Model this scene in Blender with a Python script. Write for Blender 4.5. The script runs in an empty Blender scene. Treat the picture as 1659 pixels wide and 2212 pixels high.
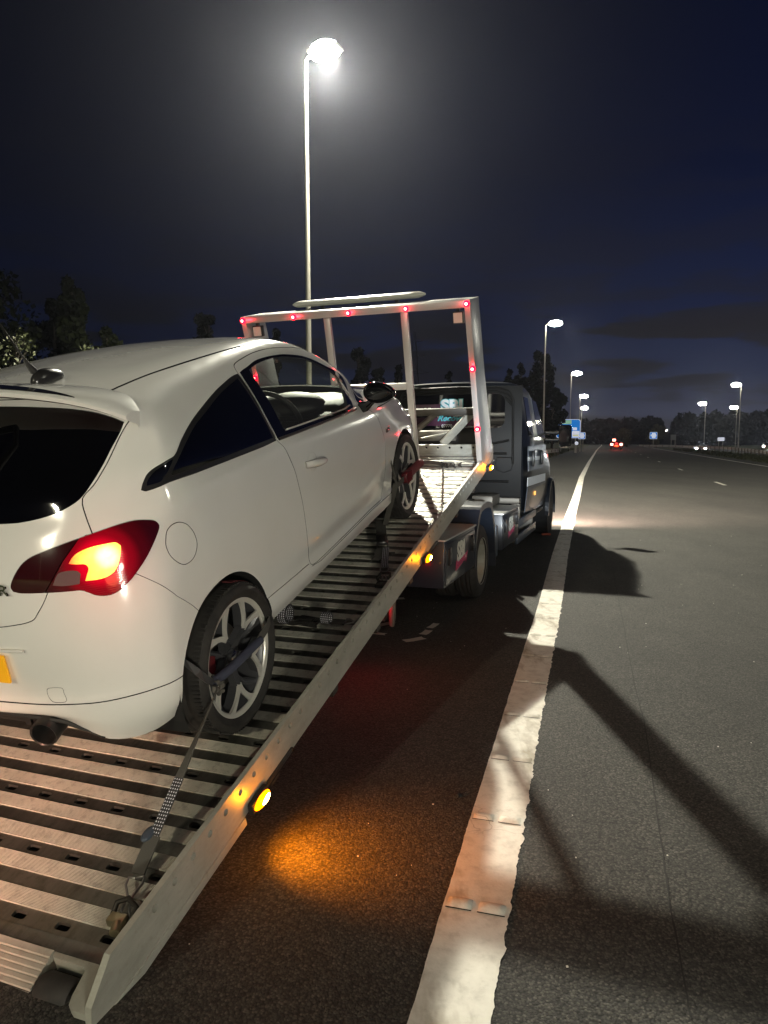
import bpy, bmesh, math, random
import numpy as np
from mathutils import Vector, Matrix
from mathutils.bvhtree import BVHTree
random.seed(7); rng = np.random.RandomState(11)
PI = math.pi; R_ = math.radians
SC = bpy.context.scene; COL = SC.collection

# ------------------------------------------------------------------ camera
cam_d = bpy.data.cameras.new('camera'); cam = bpy.data.objects.new('camera', cam_d); COL.objects.link(cam)
cam_d.sensor_fit = 'VERTICAL'; cam_d.sensor_height = 36; cam_d.lens = 36*1528.7/2212
cam_d.clip_start = .05; cam_d.clip_end = 3000
cam.location = (0, 0, 1.5); cam.rotation_euler = (R_(90-5.7896), 0, 0)
SC.camera = cam
SC.view_settings.view_transform = 'Standard'; SC.view_settings.look = 'None'
SC.view_settings.exposure = 0; SC.view_settings.gamma = 1
SC.cycles.max_bounces = 6; SC.cycles.diffuse_bounces = 2; SC.cycles.glossy_bounces = 4
SC.cycles.transparent_max_bounces = 12; SC.cycles.transmission_bounces = 4; SC.cycles.volume_bounces = 0
SC.cycles.caustics_reflective = False; SC.cycles.caustics_refractive = False
SC.cycles.sample_clamp_indirect = 4; SC.cycles.use_denoising = True

# ------------------------------------------------------------------ night sky
W = bpy.data.worlds.new('World'); SC.world = W; W.use_nodes = True
def N(nt, typ, x=0, y=0, **kw):
    n = nt.nodes.new(typ); n.location = (x, y)
    for k, v in kw.items(): setattr(n, k, v)
    return n
def ramp(nt, pts, interp='EASE'):
    r = N(nt, 'ShaderNodeValToRGB'); r.color_ramp.interpolation = interp; e = r.color_ramp.elements
    while len(e) < len(pts): e.new(.5)
    for i, (p, c) in enumerate(pts):
        e[i].position = p; e[i].color = (*c, 1) if len(c) == 3 else c
    return r
def math_(nt, op, a, b=None, c=None, clamp=False):
    m = N(nt, 'ShaderNodeMath', operation=op); m.use_clamp = clamp
    for i, v in enumerate((a, b, c)):
        if v is None: continue
        if isinstance(v, (int, float)): m.inputs[i].default_value = v
        else: nt.links.new(v, m.inputs[i])
    return m.outputs[0]
def mixc(nt, f, a, b, typ='MIX'):
    m = N(nt, 'ShaderNodeMix', data_type='RGBA', blend_type=typ)
    for s, v in ((0, f), (6, a), (7, b)):
        if isinstance(v, (int, float)): m.inputs[s].default_value = v
        elif isinstance(v, tuple): m.inputs[s].default_value = (*v, 1)
        else: nt.links.new(v, m.inputs[s])
    return m.outputs[2]
def build_sky():
    nt = W.node_tree; bg = nt.nodes['Background']; L = nt.links.new
    tc = N(nt, 'ShaderNodeTexCoord'); sp = N(nt, 'ShaderNodeSeparateXYZ'); L(tc.outputs['Generated'], sp.inputs[0])
    x, y, z = sp.outputs
    g = ramp(nt, [(0, (.036, .037, .060)), (.035, (.030, .034, .062)), (.085, (.0155, .0215, .052)), (.17, (.0055, .0105, .040)), (.32, (.0018, .0042, .021)), (.62, (.0007, .0016, .009)), (1, (.0005, .0010, .005))], 'LINEAR')
    L(math_(nt, 'MAXIMUM', z, 0), g.inputs[0])
    side = ramp(nt, [(.30, (.28, .30, .34)), (.55, (.55, .56, .62)), (.75, (1.05, 1.05, 1.05)), (1, (1.25, 1.3, 1.35))], 'EASE')
    L(math_(nt, 'MULTIPLY_ADD', x, .5, .5), side.inputs[0])
    base = mixc(nt, 1.0, g.outputs[0], side.outputs[0], 'MULTIPLY')
    # thin streaks of cloud low in the sky
    cv = N(nt, 'ShaderNodeCombineXYZ'); L(math_(nt, 'MULTIPLY', math_(nt, 'ARCTAN2', x, y), 4.6), cv.inputs[0]); L(math_(nt, 'MULTIPLY', z, 30.0), cv.inputs[1])
    no = N(nt, 'ShaderNodeTexNoise'); no.inputs['Scale'].default_value = 1.0; no.inputs['Detail'].default_value = 7; no.inputs['Roughness'].default_value = .58; no.inputs['Distortion'].default_value = .25
    mp = N(nt, 'ShaderNodeMapping'); mp.inputs['Location'].default_value = (5.3, 2.2, 0); L(cv.outputs[0], mp.inputs[0]); L(mp.outputs[0], no.inputs['Vector'])
    cr_ = ramp(nt, [(.47, (0, 0, 0)), (.55, (1, 1, 1))], 'EASE'); L(no.outputs[0], cr_.inputs[0])
    band = ramp(nt, [(0, (.3, .3, .3)), (.03, (.9, .9, .9)), (.14, (1, 1, 1)), (.20, (.45, .45, .45)), (.30, (.15, .15, .15)), (.42, (0, 0, 0))], 'EASE'); L(z, band.inputs[0])
    f = math_(nt, 'MULTIPLY', cr_.outputs[0], band.outputs[0])
    cloudcol = mixc(nt, 1.0, side.outputs[0], (.0120, .0105, .0120), 'MULTIPLY')
    L(mixc(nt, math_(nt, 'MULTIPLY', f, .92), base, cloudcol), bg.inputs[0]); bg.inputs[1].default_value = 1.0
build_sky()

# ------------------------------------------------------------------ lamps of the place and an added spot
def lamp(name, kind, loc, energy, col=(1, 1, 1), size=.1, parent=None, rot=None, spot=None, blend=.4):
    l = bpy.data.lights.new(name, kind); l.energy = energy; l.color = col
    if kind in ('POINT', 'SPOT'): l.shadow_soft_size = size
    if kind == 'AREA': l.size = size
    if spot: l.spot_size = R_(spot); l.spot_blend = blend
    o = bpy.data.objects.new(name, l); COL.objects.link(o); o.location = loc
    if rot: o.rotation_euler = rot
    if parent: o.parent = parent
    return o
def aim(o, target):
    d = Vector(target)-o.location; o.rotation_euler = d.to_track_quat('-Z', 'Y').to_euler()
LED = (1.0, .96, .78)
E_NEAR = 23000
# the phone torch and headlights of the vehicle behind, plus a spot added for the reflective strips
tl = lamp('parked_headlight', 'SPOT', (2.1, -4.8, .85), 1000, (1.0, .955, .79), .16, spot=70, blend=1.0); aim(tl, (-.2, 4, 1.1))
tl = lamp('torch_light', 'SPOT', (.25, -.35, 1.62), 26, (1.0, .955, .79), .16, spot=150, blend=1.0); aim(tl, (-.3, 4, .8))
hb = lamp('added_cab_spot', 'SPOT', (.35, -1.2, 1.45), 3600, (.84, .93, 1.0), .05, spot=14, blend=.5); aim(hb, (1.78, 9.8, 1.45))  # narrow spot added near the camera to brighten cab stripes and lettering
wm = lamp('following_hazard_light', 'SPOT', (-2.6, -2.6, .9), 2300, (1.0, .48, .32), .10, spot=18, blend=1.0); aim(wm, (-1.62, 1.85, .04))

# ------------------------------------------------------------------ materials
MT = {}
def mat(name, col=(.5, .5, .5), rough=.5, metal=0.0, emit=None, es=0.0, spec=.5, coat=0.0, build=None):
    m = bpy.data.materials.new(name); m.use_nodes = True; nt = m.node_tree; b = nt.nodes['Principled BSDF']
    b.inputs['Base Color'].default_value = (*col, 1); b.inputs['Roughness'].default_value = rough
    b.inputs['Metallic'].default_value = metal; b.inputs['Specular IOR Level'].default_value = spec
    b.inputs['Coat Weight'].default_value = coat; b.inputs['Coat Roughness'].default_value = .04
    if emit: b.inputs['Emission Color'].default_value = (*emit, 1); b.inputs['Emission Strength'].default_value = es
    if build: build(nt, b)
    MT[name] = m; return m
def noise(nt, scale, detail=4, rough=.5, coord='Object', vec=None, scl=None):
    n = N(nt, 'ShaderNodeTexNoise'); n.inputs['Scale'].default_value = scale; n.inputs['Detail'].default_value = detail; n.inputs['Roughness'].default_value = rough
    tc = N(nt, 'ShaderNodeTexCoord'); v = vec or tc.outputs[coord]
    if scl:
        mp = N(nt, 'ShaderNodeMapping'); mp.inputs['Scale'].default_value = scl; nt.links.new(v, mp.inputs[0]); v = mp.outputs[0]
    nt.links.new(v, n.inputs['Vector']); return n.outputs[0]
def bump(nt, b, h, strength=.3, dist=.01, prev=None):
    bp = N(nt, 'ShaderNodeBump'); bp.inputs['Strength'].default_value = strength; bp.inputs['Distance'].default_value = dist
    nt.links.new(h, bp.inputs['Height'])
    if prev: nt.links.new(prev, bp.inputs['Normal'])
    nt.links.new(bp.outputs[0], b.inputs['Normal']); return bp.outputs[0]

def b_asphalt(nt, b):
    L = nt.links.new
    tc = N(nt, 'ShaderNodeTexCoord')
    v = N(nt, 'ShaderNodeTexVoronoi'); v.inputs['Scale'].default_value = 125; L(tc.outputs['Object'], v.inputs['Vector'])
    n1 = noise(nt, 150, 4, .7); n2 = noise(nt, .35, 5, .6); n3 = noise(nt, 2.4, 5, .65); n4 = noise(nt, 1.0, 5, .6, scl=(1, .16, 1))
    sp = N(nt, 'ShaderNodeSeparateColor'); L(v.outputs['Color'], sp.inputs[0])
    c = ramp_o(nt, sp.outputs[0], [(.0, (.019, .018, .016)), (.45, (.043, .041, .036)), (.8, (.070, .066, .058)), (1, (.105, .098, .086))])
    c = mixc(nt, 1.0, c, ramp_o(nt, v.outputs[0], [(.0, (1.1, 1.1, 1.1)), (.55, (.9, .9, .9)), (.85, (.25, .25, .25))]), 'MULTIPLY')
    c = mixc(nt, 1.0, c, ramp_o(nt, n1, [(.3, (.5, .5, .5)), (.7, (1.5, 1.5, 1.5))]), 'MULTIPLY')
    c = mixc(nt, 1.0, c, ramp_o(nt, n2, [(.3, (.78, .78, .78)), (.7, (1.15, 1.14, 1.10))]), 'MULTIPLY')
    c = mixc(nt, 1.0, c, ramp_o(nt, n4, [(.35, (.80, .80, .80)), (.65, (1.12, 1.12, 1.12))]), 'MULTIPLY')
    c = mixc(nt, 1.0, c, ramp_o(nt, n3, [(.3, (.82, .82, .82)), (.7, (1.12, 1.12, 1.12))]), 'MULTIPLY')
    L(c, b.inputs['Base Color'])
    h = math_(nt, 'ADD', math_(nt, 'MULTIPLY', v.outputs[0], -1.0), n1)
    bump(nt, b, h, .65, .006)
    b.inputs['Roughness'].default_value = .80
def ramp_o(nt, fac, pts, interp='LINEAR'):
    r = ramp(nt, pts, interp); nt.links.new(fac, r.inputs[0]); return r.outputs[0]
def b_paintline(nt, b):
    n = noise(nt, 16, 6, .65); m = noise(nt, 120, 2, .5); s = noise(nt, 3.2, 5, .7, scl=(1, .35, 1))
    c = ramp_o(nt, n, [(.30, (.52, .49, .43)), (.5, (.68, .65, .58)), (.75, (.76, .73, .66))])
    c = mixc(nt, 1.0, c, ramp_o(nt, s, [(.34, (.55, .5, .43)), (.46, (1, 1, 1))]), 'MULTIPLY')
    cr_ = N(nt, 'ShaderNodeTexVoronoi', feature='DISTANCE_TO_EDGE'); cr_.inputs['Scale'].default_value = 5.5
    tc = N(nt, 'ShaderNodeTexCoord'); wv = mixc(nt, .12, tc.outputs['Object'], noise_c(nt, 9))
    nt.links.new(wv, cr_.inputs['Vector'])
    c = mixc(nt, math_(nt, 'MULTIPLY', ramp_o(nt, cr_.outputs[0], [(.0, (.8, .8, .8)), (.010, (0, 0, 0))]), ramp_o(nt, noise(nt, 2.1, 3, .5), [(.52, (0, 0, 0)), (.62, (.75, .75, .75))])), c, (.16, .14, .11))
    nt.links.new(c, b.inputs['Base Color']); bump(nt, b, math_(nt, 'ADD', n, math_(nt, 'MULTIPLY', m, .6)), .4, .004)
    b.inputs['Roughness'].default_value = .6
def noise_c(nt, scale):
    n = N(nt, 'ShaderNodeTexNoise'); n.inputs['Scale'].default_value = scale
    tc = N(nt, 'ShaderNodeTexCoord'); nt.links.new(tc.outputs['Object'], n.inputs['Vector']); return n.outputs[1]
mat('asphalt', build=b_asphalt); mat('line_paint', build=b_paintline)
mat('road_paint', (.55, .52, .45), .6); mat('seam', (.012, .011, .010), .8)
def b_grass(nt, b):
    n = noise(nt, 6, 6, .7); nt.links.new(ramp_o(nt, n, [(.3, (.02, .028, .008)), (.7, (.075, .085, .028))]), b.inputs['Base Color']); bump(nt, b, noise(nt, 30, 4, .7), 1, .05)
    b.inputs['Roughness'].default_value = .9
mat('grass', build=b_grass)
def b_leaf(nt, b):
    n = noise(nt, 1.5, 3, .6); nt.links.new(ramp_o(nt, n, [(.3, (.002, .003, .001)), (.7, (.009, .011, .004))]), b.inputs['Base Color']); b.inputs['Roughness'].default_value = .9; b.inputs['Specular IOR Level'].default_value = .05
mat('leaf', build=b_leaf); mat('leaf_lit', (.045, .052, .018), .6); mat('bark', (.05, .04, .03), .9)  # leaf darkened for unlit crowns; bright copy carries lamp light in its colour
def b_white(nt, b):
    n = noise(nt, 2.2, 5, .6); g = noise(nt, 14, 6, .7)
    c = ramp_o(nt, n, [(.3, (.785, .775, .73)), (.6, (.82, .81, .77))])
    c = mixc(nt, math_(nt, 'MULTIPLY', ramp_o(nt, g, [(.60, (0, 0, 0)), (.75, (1, 1, 1))]), .05), c, (.5, .46, .38))
    # road film low on the body
    tc = N(nt, 'ShaderNodeTexCoord'); sp = N(nt, 'ShaderNodeSeparateXYZ'); nt.links.new(tc.outputs['Object'], sp.inputs[0])
    d = ramp_o(nt, math_(nt, 'ADD', sp.outputs[2], math_(nt, 'MULTIPLY', n, .35)), [(.45, (.25, .25, .25)), (.66, (0, 0, 0))])
    c = mixc(nt, d, c, (.50, .46, .38))
    nt.links.new(c, b.inputs['Base Color'])
    nt.links.new(ramp_o(nt, g, [(.3, (.13, .13, .13)), (.75, (.20, .20, .20))]), b.inputs['Roughness'])
mat('white_paint', coat=.9, build=b_white)
mat('black_trim', (.012, .012, .012), .55); mat('gloss_black', (.004, .004, .005), .04, coat=1.0)
mat('satin_black', (.02, .019, .018), .28, coat=.2)
def b_rubber(nt, b):
    n = noise(nt, 20, 5, .6); nt.links.new(ramp_o(nt, n, [(.3, (.012, .011, .010)), (.75, (.035, .031, .027))]), b.inputs['Base Color']); b.inputs['Roughness'].default_value = .75
mat('rubber', build=b_rubber); mat('dark_void', (.006, .006, .006), .9); mat('interior', (.009, .008, .008), .6)
mat('tint_glass', (.002, .002, .0025), .03, coat=1.0)
def b_clear(nt, b):
    nt.nodes.remove(b); L = nt.links.new; o = nt.nodes['Material Output']; t = N(nt, 'ShaderNodeBsdfTransparent'); t.inputs[0].default_value = (.95, .97, .95, 1)
    d = N(nt, 'ShaderNodeBsdfDiffuse'); d.inputs[0].default_value = (.6, .58, .5, 1); m0 = N(nt, 'ShaderNodeMixShader'); m0.inputs[0].default_value = .020; L(t.outputs[0], m0.inputs[1]); L(d.outputs[0], m0.inputs[2])
    g = N(nt, 'ShaderNodeBsdfGlossy'); g.inputs['Roughness'].default_value = .02; f = N(nt, 'ShaderNodeFresnel'); f.inputs[0].default_value = 1.45; ge = N(nt, 'ShaderNodeNewGeometry')
    m = N(nt, 'ShaderNodeMixShader'); L(math_(nt, 'MULTIPLY', f.outputs[0], math_(nt, 'SUBTRACT', 1.0, ge.outputs['Backfacing'])), m.inputs[0]); L(m0.outputs[0], m.inputs[1]); L(g.outputs[0], m.inputs[2]); L(m.outputs[0], o.inputs[0])
mat('clear_glass', build=b_clear)
mat('rim_polished', (.66, .64, .58), .32, .35); mat('rim_grey', (.075, .075, .08), .38, .4); mat('chrome', (.7, .7, .7), .12, 1.0)
mat('brake_red', (.10, .006, .01), .4); mat('disc', (.22, .2, .18), .35, 1.0)
def b_alu(nt, b):
    n = noise(nt, 5, 6, .65, scl=(1, 6, 1)); m = noise(nt, 26, 5, .7); k = noise(nt, 2.0, 4, .6)
    c = ramp_o(nt, n, [(.3, (.13, .13, .115)), (.7, (.24, .235, .21))])
    c = mixc(nt, math_(nt, 'MULTIPLY', ramp_o(nt, m, [(.5, (0, 0, 0)), (.68, (1, 1, 1))]), .45), c, (.08, .075, .06))
    c = mixc(nt, ramp_o(nt, k, [(.45, (0, 0, 0)), (.7, (.45, .45, .45))]), c, (.15, .145, .12))
    nt.links.new(c, b.inputs['Base Color']); nt.links.new(ramp_o(nt, n, [(.3, (.30, .30, .30)), (.7, (.50, .50, .50))]), b.inputs['Roughness'])
    bump(nt, b, m, .08, .004)
mat('deck_plain', metal=.85, build=b_alu)
def b_rib(nt, b):
    L = nt.links.new; tc = N(nt, 'ShaderNodeTexCoord'); sp = N(nt, 'ShaderNodeSeparateXYZ'); L(tc.outputs['Object'], sp.inputs[0])
    w1 = math_(nt, 'SINE', math_(nt, 'MULTIPLY', sp.outputs[0], 2*PI/.0045)); w2 = math_(nt, 'SINE', math_(nt, 'MULTIPLY', sp.outputs[1], 2*PI/.006))
    n = noise(nt, 4, 6, .7); m = noise(nt, 30, 5, .75)
    c = ramp_o(nt, n, [(.3, (.66, .64, .54)), (.7, (.86, .84, .72))])
    c = mixc(nt, math_(nt, 'MULTIPLY', ramp_o(nt, m, [(.50, (0, 0, 0)), (.66, (1, 1, 1))]), .42), c, (.16, .14, .10))
    c = mixc(nt, math_(nt, 'MULTIPLY_ADD', w1, -.16, .16, clamp=True), c, (.09, .08, .06))
    L(c, b.inputs['Base Color']); b.inputs['Roughness'].default_value = .42; b.inputs['Metallic'].default_value = .20
    bump(nt, b, math_(nt, 'ADD', w1, math_(nt, 'MULTIPLY', w2, .5)), .55, .0016)
mat('deck_ribbed', build=b_rib)
def b_galv(nt, b):
    n = noise(nt, 3.5, 6, .7, scl=(1, 1, 3)); m = noise(nt, 32, 4, .7)
    c = ramp_o(nt, n, [(.3, (.29, .285, .24)), (.7, (.45, .44, .38))]); c = mixc(nt, math_(nt, 'MULTIPLY', ramp_o(nt, m, [(.55, (0, 0, 0)), (.75, (1, 1, 1))]), .45), c, (.22, .19, .15))
    nt.links.new(c, b.inputs['Base Color']); b.inputs['Roughness'].default_value = .42; b.inputs['Metallic'].default_value = .25; bump(nt, b, m, .10, .003)
mat('galvanised', build=b_galv); mat('alu_frame', (.60, .60, .58), .30, .55)
mat('pole_steel', (.42, .40, .34), .45, .2); mat('dark_steel', (.05, .045, .038), .55, .5); mat('frame_steel', (.16, .145, .12), .5, .5)
mat('truck_paint', (.010, .012, .016), .28, coat=.5); mat('truck_back', (.0042, .0038, .0034), .5, spec=.22)
mat('truck_silver', (.065, .082, .11), .35, .2); mat('box_blue', (.018, .023, .034), .35, coat=.3); mat('reflective_white', (.90, .93, .95), .35)
mat('logo_cream', (.74, .74, .66), .5); mat('logo_pink', (.50, .05, .14), .5); mat('logo_cyan', (.10, .55, .62), .5); mat('panel_pink', (.075, .012, .045), .4)
def emis(name, col, s, base=(.02, .02, .02)): return mat(name, base, .25, emit=col, es=s)
emis('amber_lens', (1, .20, .0), 7, (.5, .15, .01)); emis('amber_core', (1, .55, .12), 60); emis('red_lens', (1, .0, .015), 9, (.4, .0, .01)); emis('red_core', (1, .20, .14), 16)
emis('lamp_white', (1, .97, .85), 900); emis('lamp_far', (1, .97, .82), 160); emis('lamp_bar', (.95, .93, .75), .05, (.5, .5, .42))
mat('worklight_lens', (.62, .60, .52), .35, coat=.5); mat('amber_small', (.7, .3, .03), .3, emit=(1, .45, .1), es=1.5)
def b_lens(nt, b):
    # dark red moulding that glows around its lit element (centre in car coordinates)
    L = nt.links.new; tc = N(nt, 'ShaderNodeTexCoord'); d = N(nt, 'ShaderNodeVectorMath', operation='DISTANCE'); L(tc.outputs['Object'], d.inputs[0]); d.inputs[1].default_value = (-.445, -.672, .915)
    f = ramp_o(nt, d.outputs['Value'], [(.055, (1, 1, 1)), (.095, (.30, .30, .30)), (.135, (.05, .05, .05)), (.19, (.0, .0, .0))], 'EASE'); L(math_(nt, 'MULTIPLY', f, .85), b.inputs['Emission Strength']); b.inputs['Emission Color'].default_value = (1, .0, .02, 1)
    sp = N(nt, 'ShaderNodeSeparateXYZ'); L(tc.outputs['Object'], sp.inputs[0]); w = math_(nt, 'SINE', math_(nt, 'MULTIPLY', sp.outputs[2], 900)); bump(nt, b, w, .15, .001)
mat('tail_lens', (.040, .002, .004), .10, coat=1.0, build=b_lens)
mat('tail_lens_dark', (.030, .003, .004), .10, coat=1.0)
def b_lit(nt, b):
    L = nt.links.new; tc = N(nt, 'ShaderNodeTexCoord'); d = N(nt, 'ShaderNodeVectorMath', operation='DISTANCE'); L(tc.outputs['Object'], d.inputs[0]); d.inputs[1].default_value = (-.425, -.69, .925)
    L(ramp_o(nt, d.outputs['Value'], [(.015, (1, .72, .30)), (.05, (1, .42, .06)), (.095, (1, .22, .03)), (.125, (1, .06, .02))], 'EASE'), b.inputs['Emission Color'])
    n = noise(nt, 22, 2, .5); L(math_(nt, 'MULTIPLY_ADD', n, 5.0, 1.2), b.inputs['Emission Strength'])
mat('tail_lit', (.3, .1, .02), .2, coat=1.0, build=b_lit); mat('reverse_lens', (.16, .10, .10), .12, coat=1.0)
mat('plate_yellow', (.85, .42, .02), .4, emit=(1, .42, .0), es=.25); mat('webbing', (.075, .07, .06), .8); mat('webbing_red', (.16, .03, .03), .8); mat('webbing_blue', (.05, .055, .085), .8)  # plate yellow has added emission standing in for reflected light
def b_bead(nt, b):
    # dark webbing with two rows of small reflective beads along it (UV: u along, v across)
    L = nt.links.new; uv = N(nt, 'ShaderNodeUVMap'); sp = N(nt, 'ShaderNodeSeparateXYZ'); L(uv.outputs[0], sp.inputs[0])
    u = math_(nt, 'FRACT', math_(nt, 'MULTIPLY', sp.outputs[0], 90)); v = math_(nt, 'FRACT', math_(nt, 'MULTIPLY', sp.outputs[1], 4))
    du = math_(nt, 'ABSOLUTE', math_(nt, 'SUBTRACT', u, .5)); dv = math_(nt, 'ABSOLUTE', math_(nt, 'SUBTRACT', v, .5))
    f = math_(nt, 'LESS_THAN', math_(nt, 'ADD', math_(nt, 'MULTIPLY', du, du), math_(nt, 'MULTIPLY', dv, dv)), .05)
    L(mixc(nt, f, (.035, .033, .035), (.85, .85, .92)), b.inputs['Base Color']); b.inputs['Roughness'].default_value = .6
mat('webbing_beaded', build=b_bead); mat('wire', (.33, .32, .31), .35, .9); mat('zinc', (.42, .37, .24), .4, .8)
mat('sign_blue', (.0, .20, .62), .5, emit=(.0, .22, .75), es=.55); mat('sign_white', (.8, .8, .8), .5, emit=(.8, .85, 1), es=.6); mat('sign_green', (.25, .5, .3), .5, emit=(.35, .62, .42), es=.55); mat('sign_yellow', (.6, .6, .2), .5, emit=(.65, .66, .3), es=.5)  # sign faces given emission in place of the headlight they reflect
mat('sign_grey', (.20, .21, .20), .6); mat('car_dark', (.02, .012, .012), .3, coat=.6); mat('stone', (.16, .13, .10), .9); mat('litter_red', (.42, .08, .04), .6); mat('lamp_glass', (.5, .55, .6), .08, coat=1.0)

# ------------------------------------------------------------------ objects and mesh helpers
def tag(o, label=None, cat=None, group=None, kind=None):
    if label: o['label'] = label
    if cat: o['category'] = cat
    if group: o['group'] = group
    if kind: o['kind'] = kind
    return o
def empty(name, mtx, label, cat, group=None):
    o = bpy.data.objects.new(name, None); COL.objects.link(o); o.empty_display_size = .2
    o.matrix_world = mtx if isinstance(mtx, Matrix) else Matrix.Translation(mtx)
    return tag(o, label, cat, group)
class MB:
    """collects vertices and faces for ONE mesh object"""
    def __init__(s): s.v = []; s.f = []; s.m = []; s.uv = {}; s.mi = 0
    def add(s, vs, fs, M=None):
        o = len(s.v)
        for p in vs:
            p = Vector(p); s.v.append(tuple(M @ p) if M else tuple(p))
        for f in fs: s.f.append(tuple(i+o for i in f)); s.m.append(s.mi)
        return s
    def box(s, lo, hi, M=None, bev=0.0):
        x0, y0, z0 = lo; x1, y1, z1 = hi
        if bev <= 0:
            return s.add([(x0, y0, z0), (x1, y0, z0), (x1, y1, z0), (x0, y1, z0), (x0, y0, z1), (x1, y0, z1), (x1, y1, z1), (x0, y1, z1)],
                         [(3, 2, 1, 0), (4, 5, 6, 7), (0, 1, 5, 4), (1, 2, 6, 5), (2, 3, 7, 6), (3, 0, 4, 7)], M)
        bm = bmesh.new(); bmesh.ops.create_cube(bm, size=1)
        for v in bm.verts: v.co = Vector(((v.co.x+.5)*(x1-x0)+x0, (v.co.y+.5)*(y1-y0)+y0, (v.co.z+.5)*(z1-z0)+z0))
        bmesh.ops.bevel(bm, geom=bm.edges[:], offset=bev, segments=2, affect='EDGES', profile=.5)
        return s.bm(bm, M)
    def bm(s, bm, M=None):
        bm.verts.index_update(); s.add([v.co for v in bm.verts], [[v.index for v in f.verts] for f in bm.faces], M); bm.free(); return s
    def tube(s, pts, r, n=8, cap=True, flat=1.0):
        pts = [Vector(p) for p in pts]; rs = r if isinstance(r, (list, tuple)) else [r]*len(pts)
        up = None; rings = []
        for i, p in enumerate(pts):
            t = (pts[min(i+1, len(pts)-1)]-pts[max(i-1, 0)]).normalized()
            if up is None: up = t.orthogonal().normalized()
            up = (up-t*up.dot(t)); up = up.normalized() if up.length > 1e-6 else t.orthogonal().normalized()
            w = t.cross(up); rings.append([p+(up*math.cos(2*PI*k/n)+w*math.sin(2*PI*k/n)*flat)*rs[i] for k in range(n)])
        vs = [q for rg in rings for q in rg]; fs = []
        for i in range(len(rings)-1):
            for k in range(n): fs.append((i*n+k, i*n+(k+1) % n, (i+1)*n+(k+1) % n, (i+1)*n+k))
        if cap: fs.append(tuple(range(n-1, -1, -1))); fs.append(tuple((len(rings)-1)*n+k for k in range(n)))
        return s.add(vs, fs)
    def ribbon(s, pts, wdir, w, th=.003):
        """flat strap through pts; wdir = width direction (one vector or a list); writes UVs (metres along, 0..1 across)"""
        pts = [Vector(p) for p in pts]; n = len(pts); base = len(s.v); d = 0.0
        for i, p in enumerate(pts):
            t = (pts[min(i+1, n-1)]-pts[max(i-1, 0)]).normalized()
            wd = Vector(wdir[i] if isinstance(wdir, list) else wdir); wd = (wd-t*wd.dot(t)).normalized(); nn = t.cross(wd).normalized()
            if i: d += (p-pts[i-1]).length
            for a, b in ((-1, -1), (1, -1), (1, 1), (-1, 1)):
                s.uv[len(s.v)] = (d, (a+1)/2); s.v.append(tuple(p+wd*(a*w/2)+nn*(b*th/2)))
        for i in range(n-1):
            for k in range(4):
                s.f.append((base+i*4+k, base+i*4+(k+1) % 4, base+(i+1)*4+(k+1) % 4, base+(i+1)*4+k)); s.m.append(s.mi)
        s.f.append((base+3, base+2, base+1, base)); s.m.append(s.mi); e = base+(n-1)*4; s.f.append((e, e+1, e+2, e+3)); s.m.append(s.mi)
        return s
    def prism(s, poly, ax, a0, a1, M=None):
        """poly: 2-D points; extruded along axis ax (0,1,2) from a0 to a1"""
        def P(p, a): q = list(p); q.insert(ax, a); return tuple(q)
        n = len(poly); return s.add([P(p, a0) for p in poly]+[P(p, a1) for p in poly],
            [tuple(range(n-1, -1, -1)), tuple(range(n, 2*n))]+[(i, (i+1) % n, n+(i+1) % n, n+i) for i in range(n)], M)
    def lathe(s, prof, ax=1, n=48, M=None, close=True):
        """prof: (radius, axial) points turned about axis ax through the origin"""
        vs = []; m = len(prof)
        for k in range(n):
            c, q = math.cos(2*PI*k/n), math.sin(2*PI*k/n)
            for r, a in prof:
                p = [r*c, r*q]; p.insert(ax, a); vs.append(tuple(p))
        fs = []
        for k in range(n):
            for i in range(m if close else m-1):
                j = (i+1) % m; fs.append((k*m+i, k*m+j, ((k+1) % n)*m+j, ((k+1) % n)*m+i))
        return s.add(vs, fs, M)
    def build(s, name, mats, parent=None, smooth=None, bevel=0.0, mtx=None):
        me = bpy.data.meshes.new(name); me.from_pydata(s.v, [], s.f); me.update()
        mats = mats if isinstance(mats, (list, tuple)) else [mats]
        for m in mats: me.materials.append(MT[m])
        if any(s.m): me.polygons.foreach_set('material_index', s.m)
        if s.uv:
            uvl = me.uv_layers.new(name='UVMap')
            for lp in me.loops:
                if lp.vertex_index in s.uv: uvl.data[lp.index].uv = s.uv[lp.vertex_index]
        bm = bmesh.new(); bm.from_mesh(me); bmesh.ops.recalc_face_normals(bm, faces=bm.faces)
        if bevel:
            ed = [e for e in bm.edges if len(e.link_faces) == 2 and e.calc_face_angle() > .5]
            bmesh.ops.bevel(bm, geom=ed, offset=bevel, segments=2, affect='EDGES', profile=.6, clamp_overlap=True)
        bm.to_mesh(me); bm.free()
        if smooth is not None:
            me.polygons.foreach_set('use_smooth', [True]*len(me.polygons)); me.set_sharp_from_angle(angle=R_(smooth))
        o = bpy.data.objects.new(name, me); COL.objects.link(o)
        if parent: o.parent = parent
        if mtx is not None: o.matrix_local = mtx
        return o
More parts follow.
